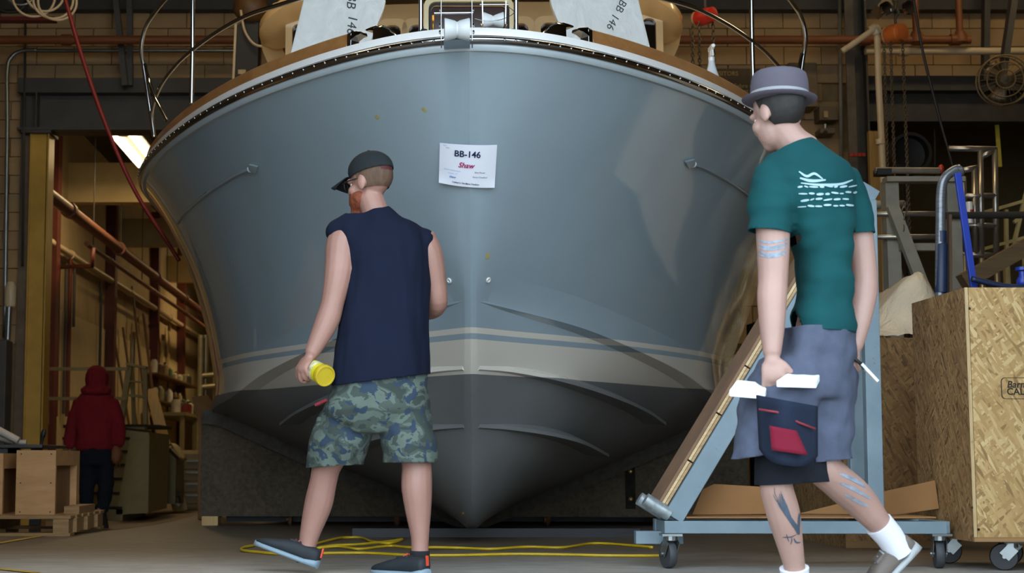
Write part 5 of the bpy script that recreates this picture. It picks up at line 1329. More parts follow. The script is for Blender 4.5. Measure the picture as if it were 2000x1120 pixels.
def shoe(par, heel, toe, up, m_up, m_sole, ln=.29, wd=.05, accent=None, collar=.085, name='shoe'):
    """heel / toe points of the sole line, up direction"""
    heel, toe = V(heel), V(toe); d = (toe - heel).normalized(); up = V(up); up = (up - d * up.dot(d)).normalized(); s = d.cross(up)
    def ring(t, w, h0, h1, n=14):
        c = heel + d * (ln * t); out = []
        for k in range(n):
            a = 2 * math.pi * k / n; x = w * math.copysign(abs(math.cos(a)) ** .8, math.cos(a)); y = (h0 + h1) / 2 + (h1 - h0) / 2 * math.copysign(abs(math.sin(a)) ** .7, math.sin(a)); out.append(c + s * x + up * y)
        return out
    W = [(0, .55), (.05, .72), (.2, .74), (.4, .76), (.6, .95), (.78, 1.0), (.92, .8), (1, .4)]
    H = [(0, .075), (.05, collar), (.2, collar), (.34, .085), (.5, .072), (.7, .055), (.88, .045), (1, .03)]
    U = MB(); U.loft([ring(t, wd * w, .015, h[1]) for (t, w), h in zip(W, H)]); o = put(name, U, m_up, par, smooth=True, autos=60, sub=1)
    So = MB(); So.loft([ring(t, wd * w * 1.08, 0, .026 + (.012 if t < .2 else 0)) for t, w in W]); put('sole', So, m_sole, o, smooth=True, autos=60)
    tongue = MB(); tongue.bar(heel + d * ln * .30 + up * (collar * .98), heel + d * ln * .5 + up * .078, .05, .012, s)
    put('tongue', tongue, m_up, o, bevel=.004)
    for k in range(4):
        c = heel + d * ln * (.36 + .07 * k) + up * (.09 - .008 * k); put('lace', MB().tube([c - s * .024 - up * .006, c + up * .004, c + s * .024 - up * .006], .0035, 6), accent or m_sole, o, smooth=True)
    if accent: put('heel_tab', MB().bar(heel - d * .003 + up * .05, heel - d * .0 + up * (collar + .006), .012, .006, s), accent, o)
    return o
def project_strokes(bvh, strokes, off, name, m, parent):
    """flat marks laid on a surface: strokes of (pixel polyline, width px)"""
    mb = MB()
    for pl, w in strokes:
        P = bez([V((a, b, 0)) for a, b in pl], 5) if len(pl) > 2 else [V((pl[0][0], pl[0][1], 0)).lerp(V((pl[1][0], pl[1][1], 0)), k / 4) for k in range(5)]
        prev = None; n = len(P)
        for i, p in enumerate(P):
            t = (P[min(i + 1, n - 1)] - P[max(i - 1, 0)]).normalized(); s = V((-t.y, t.x, 0)); ww = w * (.35 + .65 * math.sin(math.pi * (i + .5) / n)) / 2
            pr = []
            for sg in (-1, 1):
                q = p + s * sg * ww; loc, nor, _, _ = bvh.ray_cast(CAM, ray(q.x, q.y).normalized())
                if loc is None or (pr and (loc - pr[0]).length > .08): pr = None; break
                if nor.dot(ray(q.x, q.y)) > 0: nor = -nor
                pr.append(loc + nor * off)
            if pr and prev and (pr[0] - prev[0]).length < .08: mb.add([prev[0], prev[1], pr[1], pr[0]], [(0, 1, 2, 3)])
            prev = pr
    if mb.f: return put(name, mb, m, parent)
def bvh_of(me): 
    return BVHTree.FromPolygons([v.co.copy() for v in me.vertices], [tuple(p.vertices) for p in me.polygons])
m_skin = mat('skin', '#9c7467', .5, var=.07, scale=9, bump=.05, bscale=150)
m_skin2 = mat('skin_pale', '#9d7d72', .5, var=.07, scale=9, bump=.05, bscale=150)
def fabric(name, c, var=.12, sc=5, bs=160): return mat(name, c, .9, var=var, scale=sc, bump=.12, bscale=bs, spec=.2)
def camo():
    t = NT('camouflage_cloth'); v = t.coord((1, 1, 1.5)); n1 = t.noise(v, 9, 3, .5, .6); n2 = t.noise(t.coord((1.2, 1, 1.4)), 14, 3, .5, .8)
    c = t.ramp(n1, [(0, S('#303a36')), (.42, S('#414c45')), (.5, S('#56635b')), (.6, S('#39443f'))], 'CONSTANT'); k = t.ramp(n2, [(.56, (0, 0, 0, 1)), (.58, (1, 1, 1, 1))])
    c = t.mix(k, c, S('#27384a')); t.base(c); t.set(Roughness=.9); t.bump(t.noise(v, 120), .1); return t.m
# ---------------------------------------------------------------- man in navy sleeveless shirt
Y1 = 6.1
P1 = thing('person', 'man in navy sleeveless shirt, camouflage shorts and dark cap walking left', 'person', (at(735, 1120, Y1).x, Y1, 0))
b = MB()
hc = at(722, 357, Y1 + .02); HR = basis((-.8, .55, -.12)); head(b, hc, HR)
limb(b, L((722, 385, Y1 + .02, .058), (733, 415, Y1, .06), (738, 440, Y1, .075)))
torso(b, [(738, 432, Y1, 45, .07), (742, 455, Y1, 82, .10), (750, 500, Y1, 80, .12), (752, 580, Y1, 74, .12), (744, 660, Y1, 72, .115), (742, 735, Y1, 78, .125), (740, 780, Y1, 76, .11), (738, 815, Y1, 50, .08)], .12)
# left arm (picture left), hand round the jar
limb(b, L((680, 458, Y1 - .03, .072), (668, 480, Y1 - .05, .07), (662, 530, Y1 - .07, .062), (650, 590, Y1 - .08, .05), (640, 625, Y1 - .08, .052), (624, 660, Y1 - .09, .043), (608, 692, Y1 - .1, .031)))
JA, JB = at(611, 722, Y1 - .09), at(641, 738, Y1 - .2)
w1 = at(606, 697, Y1 - .1); k1 = at(586, 722, Y1 - .125)
hand(b, w1, k1, (-.75, -.55, .1), 1, (.9, 1.0, .7), 1.0)
# right arm bent forward
limb(b, L((822, 470, Y1 + .02, .07), (838, 500, Y1 + .02, .062), (848, 550, Y1 + .04, .052), (853, 592, Y1 + .07, .047), (838, 606, Y1 + .18, .044), (812, 604, Y1 + .28, .034)))
w2 = at(808, 604, Y1 + .29); k2 = at(790, 606, Y1 + .36); hand(b, w2, k2, (0, 0, 1), 1, (.5, .6, .4))
# legs
GX = .0
lk = (635, 905)
limb(b, L((695, 800, Y1 + .02, .1), (668, 850, Y1 + .05, .085), (640, 905, Y1 + .1, .066), (632, 940, Y1 + .12, .06), (622, 985, Y1 + .14, .062), (606, 1040, Y1 + .15, .046), (600, 1070, Y1 + .15, .038), (597, 1090, Y1 + .15, .04)))
limb(b, L((782, 800, Y1 - .0, .1), (800, 850, Y1 - .0, .085), (813, 900, Y1 - .02, .064), (814, 950, Y1 - .03, .066), (817, 1000, Y1 - .03, .055), (820, 1045, Y1 - .03, .04), (820, 1075, Y1 - .03, .037), (820, 1095, Y1 - .03, .04)))
bm1 = union(b, .006, 5); put_mesh('body', bm1, m_skin, P1)
eyes(hc, HR, P1)
# shirt
b = MB()
torso(b, [(722, 405, Y1 + .01, 38, .085), (728, 420, Y1, 52, .10), (733, 436, Y1, 80, .118), (742, 455, Y1, 97, .13), (756, 490, Y1, 90, .145), (762, 530, Y1, 84, .15), (757, 600, Y1, 86, .15), (747, 680, Y1, 95, .152), (744, 745, Y1, 101, .158), (744, 790, Y1, 103, .158)], .12)
b.ell(at(670, 453, Y1 - .03), (.078, .078, .055)); b.ell(at(820, 473, Y1 + .01), (.078, .08, .06))
sm = union(b, .009, 6)
co = at(722, 413, Y1); hem = at(744, 742, Y1)
cut(sm, [(co, V((-.15, -.12, 1)).normalized(), None), (hem, V((.12, .05, -1)).normalized(), None)])
wrinkle(sm, .016, 5, (2.0, 2, .55), 3)
put_mesh('sleeveless_shirt', sm, fabric('navy_cotton', '#10172a'), P1, .004)
# shorts
b = MB()
torso(b, [(744, 700, Y1, 86, .135), (744, 745, Y1, 94, .145), (738, 800, Y1, 102, .15), (736, 845, Y1, 70, .09)], .1)
limb(b, L((690, 800, Y1 + .03, .115), (668, 850, Y1 + .05, .125), (654, 900, Y1 + .09, .118), (650, 960, Y1 + .1, .115)), 18)
limb(b, L((785, 800, Y1, .115), (797, 850, Y1 - .01, .115), (803, 900, Y1 - .02, .115), (804, 960, Y1 - .02, .113)), 18)
sm = union(b, .009, 5)
cut(sm, [(at(744, 728, Y1), V((0, 0, 1)), None), (at(654, 911, Y1), V((.06, 0, -1)).normalized(), lambda c: c.x < at(735, 880, Y1).x), (at(803, 904, Y1), V((0, 0, -1)), lambda c: c.x >= at(735, 880, Y1).x)])
wrinkle(sm, .015, 8, (1.1, 1.1, 1.2), 9)
SHO = put_mesh('cargo_shorts', sm, camo(), P1, .004)
for (px, py, Y, lab) in ((628, 850, Y1 - .035, 0), ):
    q = at(px, py, Y); put('cargo_pocket', MB().box(q + V((.02, .04, 0)), (.1, .05, .15), Matrix.Rotation(.12, 3, 'Y') @ Matrix.Rotation(-.5, 3, 'Z')), SHO.data.materials[0], SHO, bevel=.012)
# strap / tool edge at the pocket
put('pocket_strap', MB().bar(at(617, 792, Y1 - .06), at(638, 782, Y1 - .09), .02, .012), mat('crimson_strap', '#7c2430', .7), SHO, bevel=.002)
# cap
m_cap = fabric('black_cap_cloth', '#24292b')
b = MB(); cu = HR @ V((0, 0, 1)); b.ell(hc + HR @ V((0, -.012, .052)), (.088, .107, .085), HR, 20, 12)
sm = union(b, .006, 3); cut(sm, [(hc + HR @ V((0, -.01, .035)), HR @ V((0, -.12, -1)).normalized(), None)])
CAP = put_mesh('cap', sm, m_cap, P1, .003)
put('brim', MB().grid(lambda i, j: hc + HR @ V(((i - .5) * .16 * (1 - .25 * j * j), .07 + .105 * j * math.sqrt(max(0, 1 - (1.7 * (i - .5)) ** 2)) + .02, .045 - .03 * (2 * i - 1) ** 2 - .025 * j)), 12, 6), m_cap, CAP, solid=.004, smooth=True)
put('button', MB().ell(hc + HR @ V((0, -.012, .138)), (.008, .008, .005)), m_cap, CAP, smooth=True)
put('strap', MB().grid(lambda i, j: hc + HR @ V((.078 * math.sin((i - .5) * 1.2), -.012 - .1 * math.cos((i - .5) * 1.2), .03 + .02 * j)), 8, 1), mat('dark_red_strap', '#4a1a1e', .7), CAP, solid=.003)
# hair, beard, glasses
hb = MB(); hb.ell(hc + HR @ V((0, -.016, .025)), (.0795, .099, .09), HR, 18, 12); hm = union(hb, .006, 2); cut(hm, [(hc + HR @ V((0, .01, 0)), HR @ V((0, 1, -.35)).normalized(), None), (hc + HR @ V((0, 0, -.035)), HR @ V((0, 0, -1)), None)])
put_mesh('hair', hm, mat('brown_hair', '#5a4434', .8, var=.3, scale=60, stretch=(1, 1, .2)), P1)
hb = MB(); hb.ell(hc + HR @ V((0, .042, -.065)), (.0635, .066, .062), HR, 16, 10); hb.ell(hc + HR @ V((0, .07, -.115)), (.038, .04, .04), HR); hm = union(hb, .006, 3); cut(hm, [(hc + HR @ V((0, 0, -.028)), HR @ V((0, -.1, 1)).normalized(), None)])
wrinkle(hm, .005, 30); put_mesh('beard', hm, mat('auburn_hair', '#7a3d22', .8, var=.35, scale=60), P1, label='short auburn beard')
G = MB()
for k in (-1, 1): G.tube([hc + HR @ V((k * .07, -.01, .012)), hc + HR @ V((k * .072, .06, .01)), hc + HR @ V((k * .066, .1, .006))], .003, 6); G.torus(hc + HR @ V((k * .034, .103, 0)), HR @ V((k * .3, 1, 0)), .024, .0025, 18, 6)
G.tube([hc + HR @ V((-.012, .108, .004)), hc + HR @ V((.012, .108, .004))], .0025, 6)
GL = put('glasses', G, m_black, P1, smooth=True); GL['kind'] = 'stuff'
# shoes
m_sh = mat('black_trainer', '#1d2329', .7, var=.2, scale=30); m_so = mat('pale_blue_sole', '#7f93a0', .6, var=.1); m_or = mat('orange_lace', '#d8492e', .5, var=0)
hl = at(618, 1112, Y1 + .12); hl.z = max(hl.z, .008); tl = at(498, 1066, Y1 + .2)
shoe(P1, hl, tl, (.35, 0, 1), m_sh, m_so, .30, .052, m_or)
hr = at(834, 1118, Y1 - .13); hr.z = .002; shoe(P1, hr, hr + V((-.22, .2, 0)), (0, 0, 1), m_sh, m_so, .30, .052, m_or)
for c, r in ((at(598, 1076, Y1 + .15), .042), (at(820, 1082, Y1 - .03), .041)): put('sock', MB().lathe([(r, -.05), (r * 1.02, 0), (r * 1.0, .012)], c, (0, 0, 1), 16), mat('dark_sock', '#14171c', .9), P1, smooth=True)
# jar
JD = (JB - JA).normalized(); t = thing('plastic_jar', 'yellow plastic jar with label gripped by the man in navy', 'jar', JA)
put('jar_body', MB().lathe([(.02, 0), (.041, .0), (.042, .01), (.042, .075), (.04, .085)], JA, JD, 24), mat('yellow_plastic', '#d0c221', .4, var=.08), t, smooth=True, autos=40)
put('lid', MB().lathe([(.044, .085), (.0455, .088), (.0455, .112), (.043, .115), (.038, .115), (.037, .111), (.002, .111)], JA, JD, 24), mat('yellow_lid', '#b59d1e', .4, var=.08), t, smooth=True, autos=40)
put('paper_label', MB().lathe([(.0425, .022), (.0425, .06)], JA, JD, 24, cap=False), mat('label_print', '#c9c59a', .5, var=.5, scale=40), t, smooth=True)
# ---------------------------------------------------------------- man in green T-shirt
Y2 = 4.9
P2 = thing('person', 'man in grey hat, green T-shirt and grey shorts striding left', 'person', (at(1560, 1180, Y2).x, Y2, 0))
b = MB()
hc = at(1519, 222, Y2); HR = basis((-.5, .82, -.25)); head(b, hc, HR)
limb(b, L((1524, 245, Y2, .056), (1545, 275, Y2, .058), (1568, 298, Y2, .068)))
torso(b, [(1572, 305, Y2, 48, .07), (1574, 330, Y2, 78, .095), (1584, 390, Y2, 62, .1), (1602, 460, Y2, 46, .1), (1612, 560, Y2, 40, .095), (1604, 650, Y2, 52, .1), (1588, 720, Y2, 58, .105), (1580, 780, Y2, 50, .08)], .25)
limb(b, L((1516, 362, Y2 - .045, .055), (1508, 400, Y2 - .07, .058), (1510, 470, Y2 - .08, .056), (1510, 545, Y2 - .09, .05), (1508, 580, Y2 - .1, .05), (1508, 640, Y2 - .12, .042), (1508, 692, Y2 - .14, .03)))
w1 = at(1508, 700, Y2 - .145); k1 = at(1512, 742, Y2 - .16); hand(b, w1, k1, (-.2, -.97, .2), -1, (.5, .5, .35), 1.02)
limb(b, L((1642, 362, Y2 + .06, .064), (1662, 400, Y2 + .06, .058), (1678, 465, Y2 + .06, .05), (1688, 540, Y2 + .05, .045), (1686, 580, Y2 + .03, .046), (1676, 640, Y2 + .0, .037), (1668, 680, Y2 - .02, .028)))
w2 = at(1667, 690, Y2 - .02); k2 = at(1672, 722, Y2 - .045); hand(b, w2, k2, (.8, -.5, .2), 1, (1.1, 1.0, .6), 1.0)
limb(b, L((1548, 760, Y2 - .02, .08), (1528, 850, Y2 - .06, .07), (1519, 915, Y2 - .085, .056), (1516, 950, Y2 - .09, .055), (1530, 1005, Y2 - .07, .056), (1542, 1060, Y2 - .04, .045), (1552, 1110, Y2 - .02, .036), (1556, 1145, Y2, .038)))
limb(b, L((1608, 760, Y2 + .02, .075), (1606, 840, Y2 - .02, .072), (1604, 905, Y2 - .05, .062), (1630, 935, Y2 - .03, .06), (1672, 972, Y2 + .02, .06), (1710, 1015, Y2 + .05, .046), (1737, 1046, Y2 + .07, .037), (1748, 1058, Y2 + .08, .038)))
bm2 = union(b, .006, 5); BV2 = bvh_of(bm2); put_mesh('body', bm2, m_skin2, P2); eyes(hc, HR, P2)
# T-shirt
b = MB()
torso(b, [(1548, 272, Y2 + .01, 46, .075), (1556, 284, Y2, 48, .085), (1566, 298, Y2, 58, .095), (1573, 322, Y2, 88, .115), (1578, 365, Y2, 96, .13), (1596, 430, Y2, 74, .13), (1609, 500, Y2, 56, .125), (1610, 560, Y2, 54, .122), (1607, 620, Y2, 60, .13), (1603, 700, Y2, 66, .138)], .25)
limb(b, L((1518, 345, Y2 - .03, .078), (1508, 385, Y2 - .06, .08), (1505, 440, Y2 - .075, .074), (1503, 500, Y2 - .085, .074)), 18)
limb(b, L((1634, 352, Y2 + .05, .075), (1656, 390, Y2 + .06, .073), (1670, 440, Y2 + .06, .066), (1680, 500, Y2 + .06, .064)), 18)
sm = union(b, .009, 6)
xl = at(1546, 470, Y2).x; xr = at(1654, 460, Y2).x; zs = at(1545, 420, Y2).z
cut(sm, [(at(1552, 288, Y2), V((-.45, .1, 1)).normalized(), None), (at(1600, 651, Y2), V((-.06, 0, -1)).normalized(), None),
         (at(1505, 462, Y2), V((-.12, 0, -1)).normalized(), lambda c: c.x < xl and c.z < zs + .1), (at(1672, 455, Y2), V((.1, 0, -1)).normalized(), lambda c: c.x > xr and c.z < zs + .1)])
wrinkle(sm, .011, 7, (.8, .8, 1.7), 5)
BVS = bvh_of(sm)
TS = put_mesh('t_shirt', sm, fabric('green_cotton', '#0b3f42'), P2, .004)
random.seed(3); stk = [([(1560, 336), (1575, 345), (1590, 340), (1606, 350)], 5), ([(1562, 348), (1585, 354), (1612, 352)], 6), ([(1564, 358), (1600, 362), (1640, 360), (1664, 352)], 5)]
for row, (y, x0_, x1_) in enumerate(((366, 1558, 1662), (379, 1560, 1668), (391, 1564, 1655), (404, 1558, 1664))):
    x = x0_
    while x < x1_:
        w = random.uniform(7, 17); sl = -.06 * (x - x0_) * .3; stk.append(([(x, y + sl + random.uniform(-2, 2)), (x + w, y + sl + random.uniform(-2.5, 1.5))], random.uniform(2.5, 5))); x += w + random.uniform(1.5, 4)
project_strokes(BVS, stk, .003, 'printed_lettering', mat('white_print', '#93b0b8', .8, var=.1), TS)
# shorts, dark inner shorts, apron
b = MB()
torso(b, [(1600, 620, Y2, 66, .13), (1598, 655, Y2, 72, .14), (1585, 720, Y2, 82, .15), (1572, 780, Y2, 90, .15)], .25)
limb(b, L((1545, 730, Y2 - .03, .12), (1520, 800, Y2 - .06, .128), (1506, 860, Y2 - .08, .122), (1500, 930, Y2 - .09, .12)), 18)
limb(b, L((1612, 730, Y2 + .02, .11), (1610, 800, Y2 - .01, .105), (1606, 880, Y2 - .03, .096), (1606, 940, Y2 - .04, .094)), 18)
sm = union(b, .009, 5)
xm = at(1568, 870, Y2).x
cut(sm, [(at(1600, 642, Y2), V((0, 0, 1)), None), (at(1500, 880, Y2), V((.22, 0, -1)).normalized(), lambda c: c.x < xm), (at(1610, 900, Y2), V((.1, 0, -1)).normalized(), lambda c: c.x >= xm)])
wrinkle(sm, .015, 8, (1.1, 1.1, 1.1), 2)
put_mesh('shorts', sm, fabric('grey_blue_cotton', '#474d5e', .18, 14), P2, .004)
b = MB(); limb(b, L((1540, 820, Y2 - .05, .08), (1529, 880, Y2 - .075, .09), (1524, 970, Y2 - .085, .086)), 18); limb(b, L((1590, 860, Y2 - .04, .06), (1584, 900, Y2 - .05, .07), (1578, 970, Y2 - .06, .068)), 18)
sm = union(b, .009, 4); cut(sm, [(at(1532, 944, Y2), V((.05, 0, -1)).normalized(), None)]); put_mesh('inner_shorts', sm, fabric('black_jersey', '#15181f'), P2, .003)
def apr(i, j):
    px = 1478 + 118 * i + 6 * j * (1 - i); py = 772 + (132 - 26 * abs(2 * i - 1) ** 3) * j + 22 * i * (1 - .4 * j)
    return at(px, py, Y2 - .20 - .085 * math.sin(math.pi * i) + .02 * math.sin(9 * i + 3 * j) * .3)
AP = put('tool_pouch', MB().grid(apr, 14, 10), fabric('navy_canvas', '#1a2233'), P2, solid=.006, smooth=True, label='dark navy tool pouch on the thigh')
def redp(i, j):
    px = 1503 + 52 * i + 18 * j * i + 4 * j; py = 832 + 48 * j + 10 * i; return at(px, py, Y2 - .292 - .01 * math.sin(math.pi * i))
put('red_pocket', MB().grid(redp, 6, 6), fabric('crimson_cloth', '#6c162a'), AP, solid=.006, smooth=True)
put('pouch_trim', MB().tube([at(1482, 800, Y2 - .25), at(1520, 806, Y2 - .28), at(1560, 826, Y2 - .275), at(1592, 838, Y2 - .24)], .004, 6), mat('crimson_strap', '#7c2430', .7), AP, smooth=True)
# tattoos
m_ink = mat('tattoo_ink', '#3b4756', .6, var=.15, scale=40)
wing = []
for k in range(9):
    x0_ = 1518 + k * 2.2; y0_ = 958 + abs(k - 3) * 5; wing.append(([(x0_, y0_ + 2), (1521 + k * 3.2, 985 + k * 4), (1530 + k * 3, 1000 + k * 4.5), (1548 + k * .8, 1024 + k * 1.5)], 2.0 if k % 2 else 3.0))
wing += [([(1548, 1020), (1556, 1032), (1560, 1045)], 9), ([(1540, 1006), (1550, 1022), (1558, 1034)], 6), ([(1562, 1000), (1560, 1018), (1560, 1040)], 5), ([(1556, 1044), (1546, 1049), (1536, 1050), (1528, 1050)], 2.4), ([(1536, 1044), (1538, 1051), (1541, 1059)], 2.2), ([(1546, 1050), (1546, 1058), (1544, 1064)], 2.2), ([(1550, 1052), (1555, 1060), (1563, 1060)], 3.5), ([(1512, 952), (1514, 966), (1520, 978)], 1.4), ([(1510, 966), (1516, 978), (1524, 986)], 1.4)]
project_strokes(BV2, wing, .0012, 'tattoo', m_ink, P2)
project_strokes(BV2, [([(1482, 470 + 7 * k), (1505, 474 + 7 * k + (k % 2) * 3), (1540, 468 + 7 * k)], 5) for k in range(5)], .0012, 'tattoo', mat('tattoo_faded', '#7b8794', .6, var=.3, scale=40), P2)
project_strokes(BV2, [([(1640, 926), (1668, 938), (1690, 952)], 8), ([(1640, 944), (1668, 956), (1700, 975)], 7), ([(1650, 966), (1675, 980), (1696, 990)], 6)], .0012, 'tattoo', mat('tattoo_faded', '#7b8794', .6, var=.3, scale=40), P2)
# hat
m_hat = fabric('grey_felt', '#54505a', .1); hu = V((.04, .03, 1)).normalized(); hx, hy, _ = frame_of(hu)
hb0 = at(1522, 200, Y2)
HAT = put('hat', MB().lathe([(.088, .0), (.1, .006), (.1, .03), (.097, .075), (.091, .098), (.082, .105), (.068, .1), (.03, .097), (.002, .097)], hb0, hu, 28), m_hat, P2, smooth=True, autos=60)
put('hat_brim', MB().lathe([(.09, .004), (.112, .0), (.127, .008), (.1285, .011), (.112, .005), (.09, .009)], hb0, hu, 32), m_hat, HAT, smooth=True, autos=60)
put('hat_band', MB().lathe([(.1012, .006), (.1022, .008), (.1020, .028), (.1005, .03)], hb0, hu, 28, cap=False), mat('pale_band', '#85878a', .7), HAT, smooth=True)
hb = MB(); hb.ell(hc + HR @ V((0, -.014, .03)), (.081, .102, .1), HR, 18, 12); hm = union(hb, .006, 2); cut(hm, [(hc + HR @ V((0, .005, 0)), HR @ V((0, 1, -.3)).normalized(), None), (hc + HR @ V((0, 0, -.052)), HR @ V((0, .2, -1)).normalized(), None)])
put_mesh('hair', hm, mat('black_hair', '#1c1917', .7, var=.3, scale=60), P2)
# socks and shoes
m_sock = fabric('white_cotton', '#d4d6e0', .04); m_br = mat('brown_suede', '#5e5650', .8, var=.15)
c = at(1556, 1146, Y2); put('sock', MB().tube([c, at(1552, 1120, Y2 - .015), at(1551, 1110, Y2 - .02)], [.044, .047, .049], 16), m_sock, P2, smooth=True, autos=60)
a_ = at(1752, 1064, Y2 + .085); put('sock', MB().tube([a_ + V((.01, 0, -.03)), at(1736, 1047, Y2 + .07), at(1716, 1024, Y2 + .055)], [.045, .048, .05], 16), m_sock, P2, smooth=True, autos=60)
hl = at(1582, 1180, Y2 + .0); hl.z = .002; shoe(P2, hl, hl + V((-.28, .1, 0)), (0, 0, 1), m_br, m_so, .30, .052)
ap = at(1750, 1058, Y2 + .08)
toe = V((ap.x - .08, ap.y + .03, .012)); heel = ap + V((.085, .0, -.02)); shoe(P2, heel, toe, ((ap - (heel + toe) / 2)), m_br, mat('grey_sole', '#8a8f90', .6), .29, .052)
# what he carries
def slab(nm, pix, Y, lab, th=.022):
    pts = [at(a, c_, Y + k) for (a, c_), k in zip(pix, (0, 0, .09, .09))]; return one(nm, MB().prism(pts, (0, 0, -th)), mat('white_foam', '#d9e0e2', .6, var=.04), lab, 'block', 'sanding blocks in his hand', bevel=.003)
slab('sanding_block', [(1424, 762), (1494, 768), (1500, 748), (1440, 742)], Y2 - .19, 'pale flat block held left of the fingers of the man in the hat')
slab('sanding_block', [(1516, 744), (1594, 746), (1604, 726), (1548, 722)], Y2 - .215, 'pale flat block held right of the fingers of the man in the hat')
t = thing('paint_brush', 'small brush with pale bristles in the right hand of the man in the hat', 'brush', at(1676, 708, Y2 - .05))
p, q, r_ = at(1656, 690, Y2 - .07), at(1682, 712, Y2 - .08), at(1714, 746, Y2 - .09)
put('handle', MB().cyl(p, q, .006, 8), m_black, t, smooth=True); put('ferrule', MB().bar(q, q.lerp(r_, .25), .02, .01, (0, 1, 0)), m_zinc, t); put('bristles', MB().bar(q.lerp(r_, .25), r_, .018, .009, (0, 1, 0)), mat('pale_bristle', '#c9cbc8', .8), t)
# ---------------------------------------------------------------- hooded person
Y3 = 14.7
P3 = thing('person', 'person in dark red hooded sweatshirt and jeans walking away', 'person', (at(190, 1030, Y3).x, Y3, -.2))
b = MB(); hc = at(190, 745, Y3); HR = basis((.1, 1, -.1)); head(b, hc, HR, .95)
limb(b, L((190, 760, Y3, .06), (188, 775, Y3, .07))); torso(b, [(188, 775, Y3, 20, .08), (187, 800, Y3, 34, .11), (187, 860, Y3, 30, .11), (187, 885, Y3, 28, .11)])
limb(b, L((157, 795, Y3, .06), (145, 835, Y3, .05), (136, 872, Y3, .035))); limb(b, L((218, 795, Y3, .06), (228, 835, Y3, .05), (230, 868, Y3, .035)))
hand(b, at(136, 876, Y3), at(136, 890, Y3), (-1, 0, 0), 1, (.4, .4, .3)); hand(b, at(228, 872, Y3), at(227, 886, Y3), (1, 0, 0), -1, (.6, .6, .4))
limb(b, L((174, 880, Y3, .09), (170, 940, Y3, .07), (170, 990, Y3, .05), (173, 1022, Y3, .04))); limb(b, L((202, 880, Y3, .09), (205, 935, Y3, .07), (203, 975, Y3 - .1, .055), (195, 1000, Y3 - .2, .04)))
put_mesh('body', union(b, .008, 4), m_skin, P3)
b = MB(); torso(b, [(188, 762, Y3, 22, .1), (188, 775, Y3, 34, .12), (187, 800, Y3, 42, .145), (186, 840, Y3, 38, .15), (186, 868, Y3, 38, .15), (187, 880, Y3, 36, .14)])
limb(b, L((160, 788, Y3, .09), (148, 820, Y3, .085), (138, 855, Y3, .07), (136, 872, Y3, .06))); limb(b, L((215, 788, Y3, .09), (228, 820, Y3, .082), (231, 850, Y3, .07), (231, 868, Y3, .058)))
sm = union(b, .012, 5); wrinkle(sm, .012, 6, (1.4, 1.4, 1)); put_mesh('hooded_sweatshirt', sm, fabric('maroon_fleece', '#7c1e27'), P3)
b = MB(); b.ell(hc + V((0, -.02, .02)), (.125, .14, .15)); b.ell(hc + V((0, -.06, -.1)), (.16, .11, .07)); sm = union(b, .01, 4); cut(sm, [(hc + V((0, .08, 0)), V((0, 1, .1)).normalized(), None)]); wrinkle(sm, .006, 14); put_mesh('hood', sm, fabric('maroon_fleece', '#7c1e27'), P3, .006)
b = MB(); torso(b, [(187, 868, Y3, 33, .13), (188, 890, Y3, 34, .14), (188, 910, Y3, 32, .12)]); limb(b, L((174, 895, Y3, .1), (170, 940, Y3, .088), (170, 985, Y3, .07), (172, 1018, Y3, .065))); limb(b, L((203, 895, Y3, .1), (206, 935, Y3, .088), (204, 975, Y3 - .09, .072), (198, 996, Y3 - .18, .066)))
sm = union(b, .012, 4); wrinkle(sm, .012, 9); put_mesh('jeans', sm, fabric('dark_denim', '#1a1f2a'), P3)
hl = at(176, 1029, Y3 - .08); hl.z = -.195; shoe(P3, hl, hl + V((0, .28, 0)), (0, 0, 1), m_sh, m_black, .28, .05)
hl = at(198, 998, Y3 - .28); shoe(P3, hl, hl + V((.02, .08, -.28)), (0, .9, .2), m_sh, m_black, .28, .05)
gl = MB(); gc = at(226, 888, Y3 - .02); hand(gl, gc + V((0, 0, .06)), gc - V((0, 0, .03)), (.5, -.85, 0), -1, (.3, .3, .2), 1.35, .026); gl.ell(gc, (.06, .045, .1)); sm = union(gl, .008, 3)
one_ = thing('work_gloves', 'tan leather work gloves in the right hand of the hooded person', 'gloves', gc); put_mesh('glove', sm, mat('tan_leather', '#7a4e2c', .7, var=.15), one_)
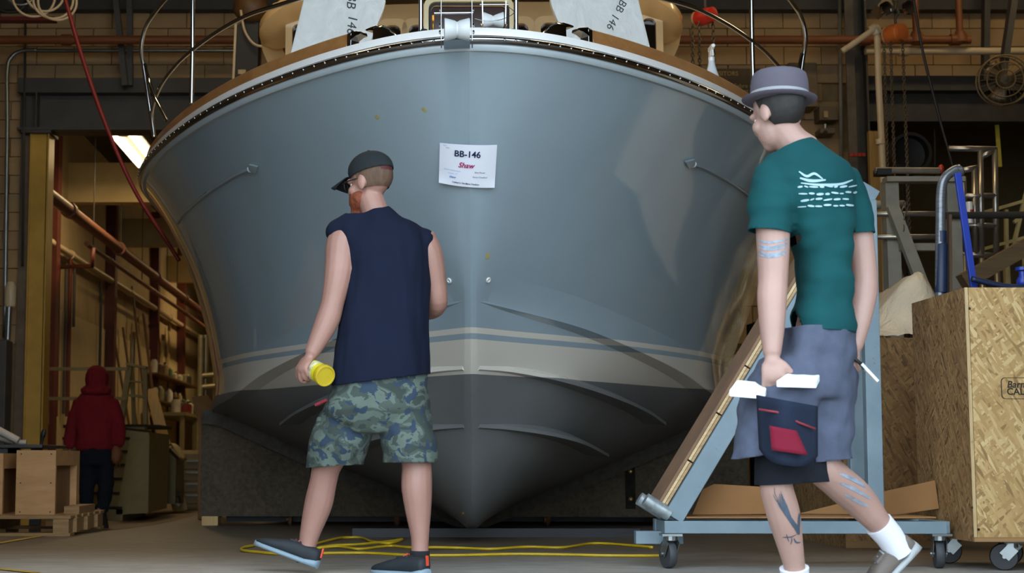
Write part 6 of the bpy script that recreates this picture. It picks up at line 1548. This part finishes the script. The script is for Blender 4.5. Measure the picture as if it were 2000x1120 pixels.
# ================================================================ building lamp in view, plus unseen ones added for warm light
def area(loc, size, power, col, rot=(0, 0, 0)):
    l = bpy.data.lights.new('lamp', 'AREA'); l.energy = power; l.color = col; l.shape = 'RECTANGLE'; l.size = size[0]; l.size_y = size[1]
    o = bpy.data.objects.new('lamp_light', l); COL.objects.link(o); o.location = loc; o.rotation_euler = rot; return o
WARM = (1.0, .70, .34)
m_fix = mat('fixture_housing', '#d8d4c8', .4)
m_tube = mat('lit_tube', (1.0, .86, .55, 1), .5, var=0, emit=6)
def fixture(x, y, z, ln, label, along='y', power=60):
    t = thing('fluorescent_light', label, 'light', (x, y, z), group='ceiling strip lights')
    sx, sy = (.42, ln) if along == 'y' else (ln, .42)
    put('housing', MB().bb((x - sx / 2, y - sy / 2, z), (x + sx / 2, y + sy / 2, z + .1)), m_fix, t, bevel=.01)
    for k in (-1, 1):
        dx, dy = (k * .11, 0) if along == 'y' else (0, k * .11)
        a = V((x + dx, y + dy, z - .03)); e = V((0, sy / 2 - .05, 0)) if along == 'y' else V((sx / 2 - .05, 0, 0))
        put('tube', MB().cyl(a - e, a + e, .045, 10), m_tube, t, smooth=True)
    put('socket', MB().bb((x - .06, y - sy / 2, z - .05), (x + .06, y - sy / 2 + .06, z)), m_fix, t)
    for k in (-.4, .4): put('hanger', MB().cyl((x, y + k * sy, z + .1), (x, y + k * sy, 5.3 if y > 15 else 7.0), .008, 6), m_fix, t)
    o = area((x, y, z - .09), (sx * .8, sy * .9), power, WARM); o.parent = t; o.location = (0, 0, -.09)
    return t
p = at(264, 287, 18.2)
fixture(p.x, 18.3, p.z, 1.9, 'lit fluorescent strip light under the roof behind the boat rail', 'y', 42)

fixture(-.8, 24.5, 4.7, 2.2, 'unseen strip light added in the back bay over the aisle', 'y', 64)  # this and the next lamp are unseen, added to warm the bay
fixture(-2.6, 29.5, 4.8, 2.2, 'unseen strip light added far back in the bay', 'y', 64)
fixture(-1.7, 8.8, 6.3, 2.2, 'unseen strip light added high above the left side of the boat cabin', 'x', 48)  # out-of-view lamps from here on, added to light deckhouse and racks warmly
fixture(2.7, 8.8, 6.3, 2.2, 'unseen strip light added high above the right side of the boat cabin', 'x', 48)
fixture(6.2, 12.5, 6.3, 2.2, 'unseen strip light added high above the right racks', 'x', 18)
